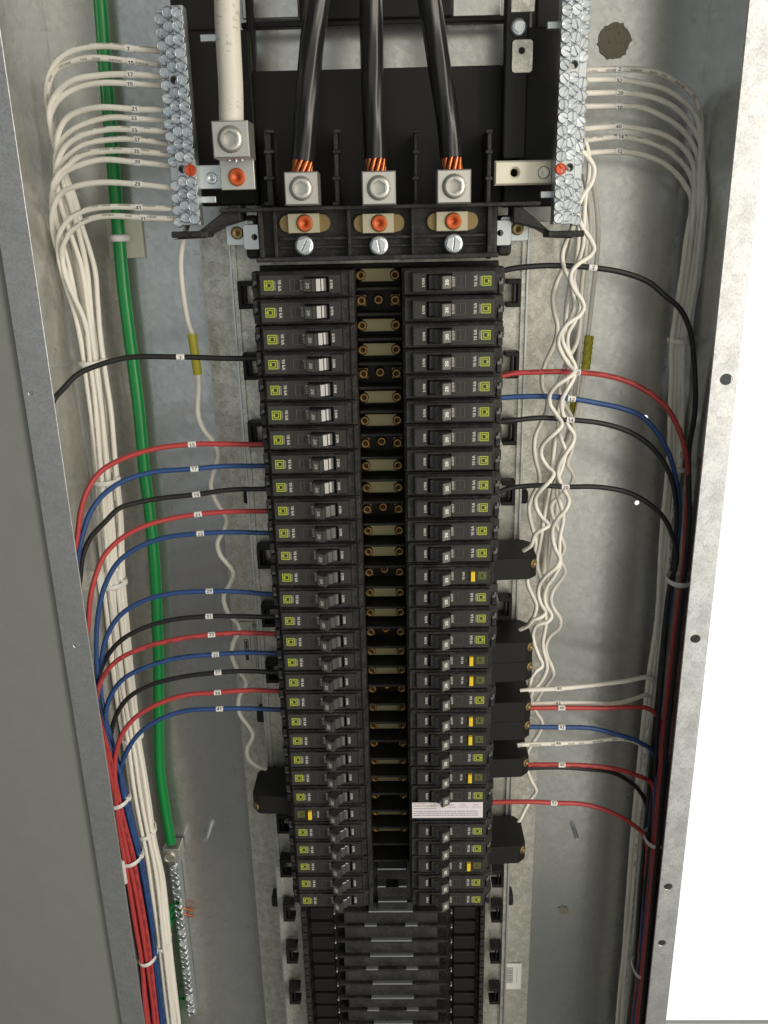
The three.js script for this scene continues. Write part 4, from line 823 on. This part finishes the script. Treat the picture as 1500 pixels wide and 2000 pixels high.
tie(236, 1562, -0.02, 19, 0.0115, 'white cable tie round coloured wires, highest on the coloured bundle', 0.25);
tie(260, 1673, -0.024, 21, 0.0125, 'white cable tie round coloured wires beside the ground lug', 0.2);
tie(290, 1866, -0.028, 20, 0.0125, 'white cable tie round coloured wires, lowest on the coloured bundle', 0.12, -1);
tie(1325, 665, -0.072, 18, 0.012, 'shaded cable tie round white wires under black wire two');
tie(1320, 912, -0.07, 18, 0.012, 'shaded cable tie round white wires below blue wire twelve');
tie(1324, 1132, -0.031, 22, 0.013, 'shaded cable tie round coloured wires below black wire twenty');
tie(1277, 1637, -0.04, 21, 0.013, 'shaded cable tie round coloured wires below red wire fifty-two');
tie(1250, 1890, -0.044, 17, 0.013, 'shaded cable tie round coloured wires, lowest on the shaded side');
{
  let q = at(245, 466, BACK + 0.004), t = thing('tie_mount', 'cream adhesive tie mount holding the green cable', 'tie mount', V(q.x, q.y, BACK));
  mesh('mount_pad', box(0.029, 0.031, 0.004, 0.0015), M.padNylon, t, V(q.x, q.y, BACK + 0.0025));
  const g = at(232, 465, -0.086), pts = []; for (let k = 0; k <= 12; k++) { const a = k / 12 * Math.PI; pts.push(V(0.0061 * Math.cos(a), 0, -0.004 + 0.0102 * Math.sin(a))); }
  const st = tube(pts, 0.0022, M.nylon, 'tie_strap', t, 24, 10).m; st.position.copy(g).sub(wpos(t)); st.scale.y = 1.3;
  for (const [x, y, z, lbl] of [[186, 1132, -0.06, 'white adhesive tie mount beside the cream wire bundle'], [242, 1688, -0.022, 'white tie mount edge showing behind the red wires']]) {
    const m = at(x, y, z), tt = thing('tie_mount', lbl, 'tie mount', m); mesh('mount_pad', box(0.004, 0.026, 0.024, 0.001), M.nylon, tt, V(-0.2505, m.y, m.z)); if (y < 1500) mesh('mount_bridge', box(0.012, 0.018, 0.012, 0.002), M.nylon, tt, V(-0.243, m.y, m.z));
  }
}

// ------------------------------------------------------------------ stickers
{
  const a = at(805, 1582, 0.0012), b = at(943, 1582, 0.0012), y1 = at(874, 1567, 0.0012).y, y0 = at(874, 1597, 0.0012).y;
  const t = thing('test_notice', 'white paper notice stuck on a blank filler between breakers', 'sticker', V((a.x + b.x) / 2, y0, 0));
  const g = new RoundedBoxGeometry(b.x - a.x, y1 - y0, 0.0003, 1, 0.0001);
  mesh('paper_sheet', g, M.pigtail, t, V((a.x + b.x) / 2, (y0 + y1) / 2, 0.0012));
  mesh('notice_print', cellPlane((b.x - a.x) * 0.998, (y1 - y0) * 0.99, stickerCell), M.paper, t, V((a.x + b.x) / 2, (y0 + y1) / 2, 0.00142));
}
{
  const q0 = at(467, 1262, -0.0855), q1 = at(516, 1262, -0.0855), t = mesh('rating_label', cellPlane(q1.x - q0.x, 0.05, panLabelCell), M.paper, scene, V((q0.x + q1.x) / 2, q0.y, -0.0855));
  tag(t, 'pale rating label with black print on the sloped pan edge', 'label');
  const b0 = at(984, 1907, -0.0855), b1 = at(1018, 1907, -0.0855), s = mesh('barcode_label', cellPlane(b1.x - b0.x, 0.036, barcodeCell), M.paper, scene, V((b0.x + b1.x) / 2, b0.y, -0.0855));
  tag(s, 'small pale barcode label near the bottom of the pan edge', 'label');
}
renderer.render(scene, camera);
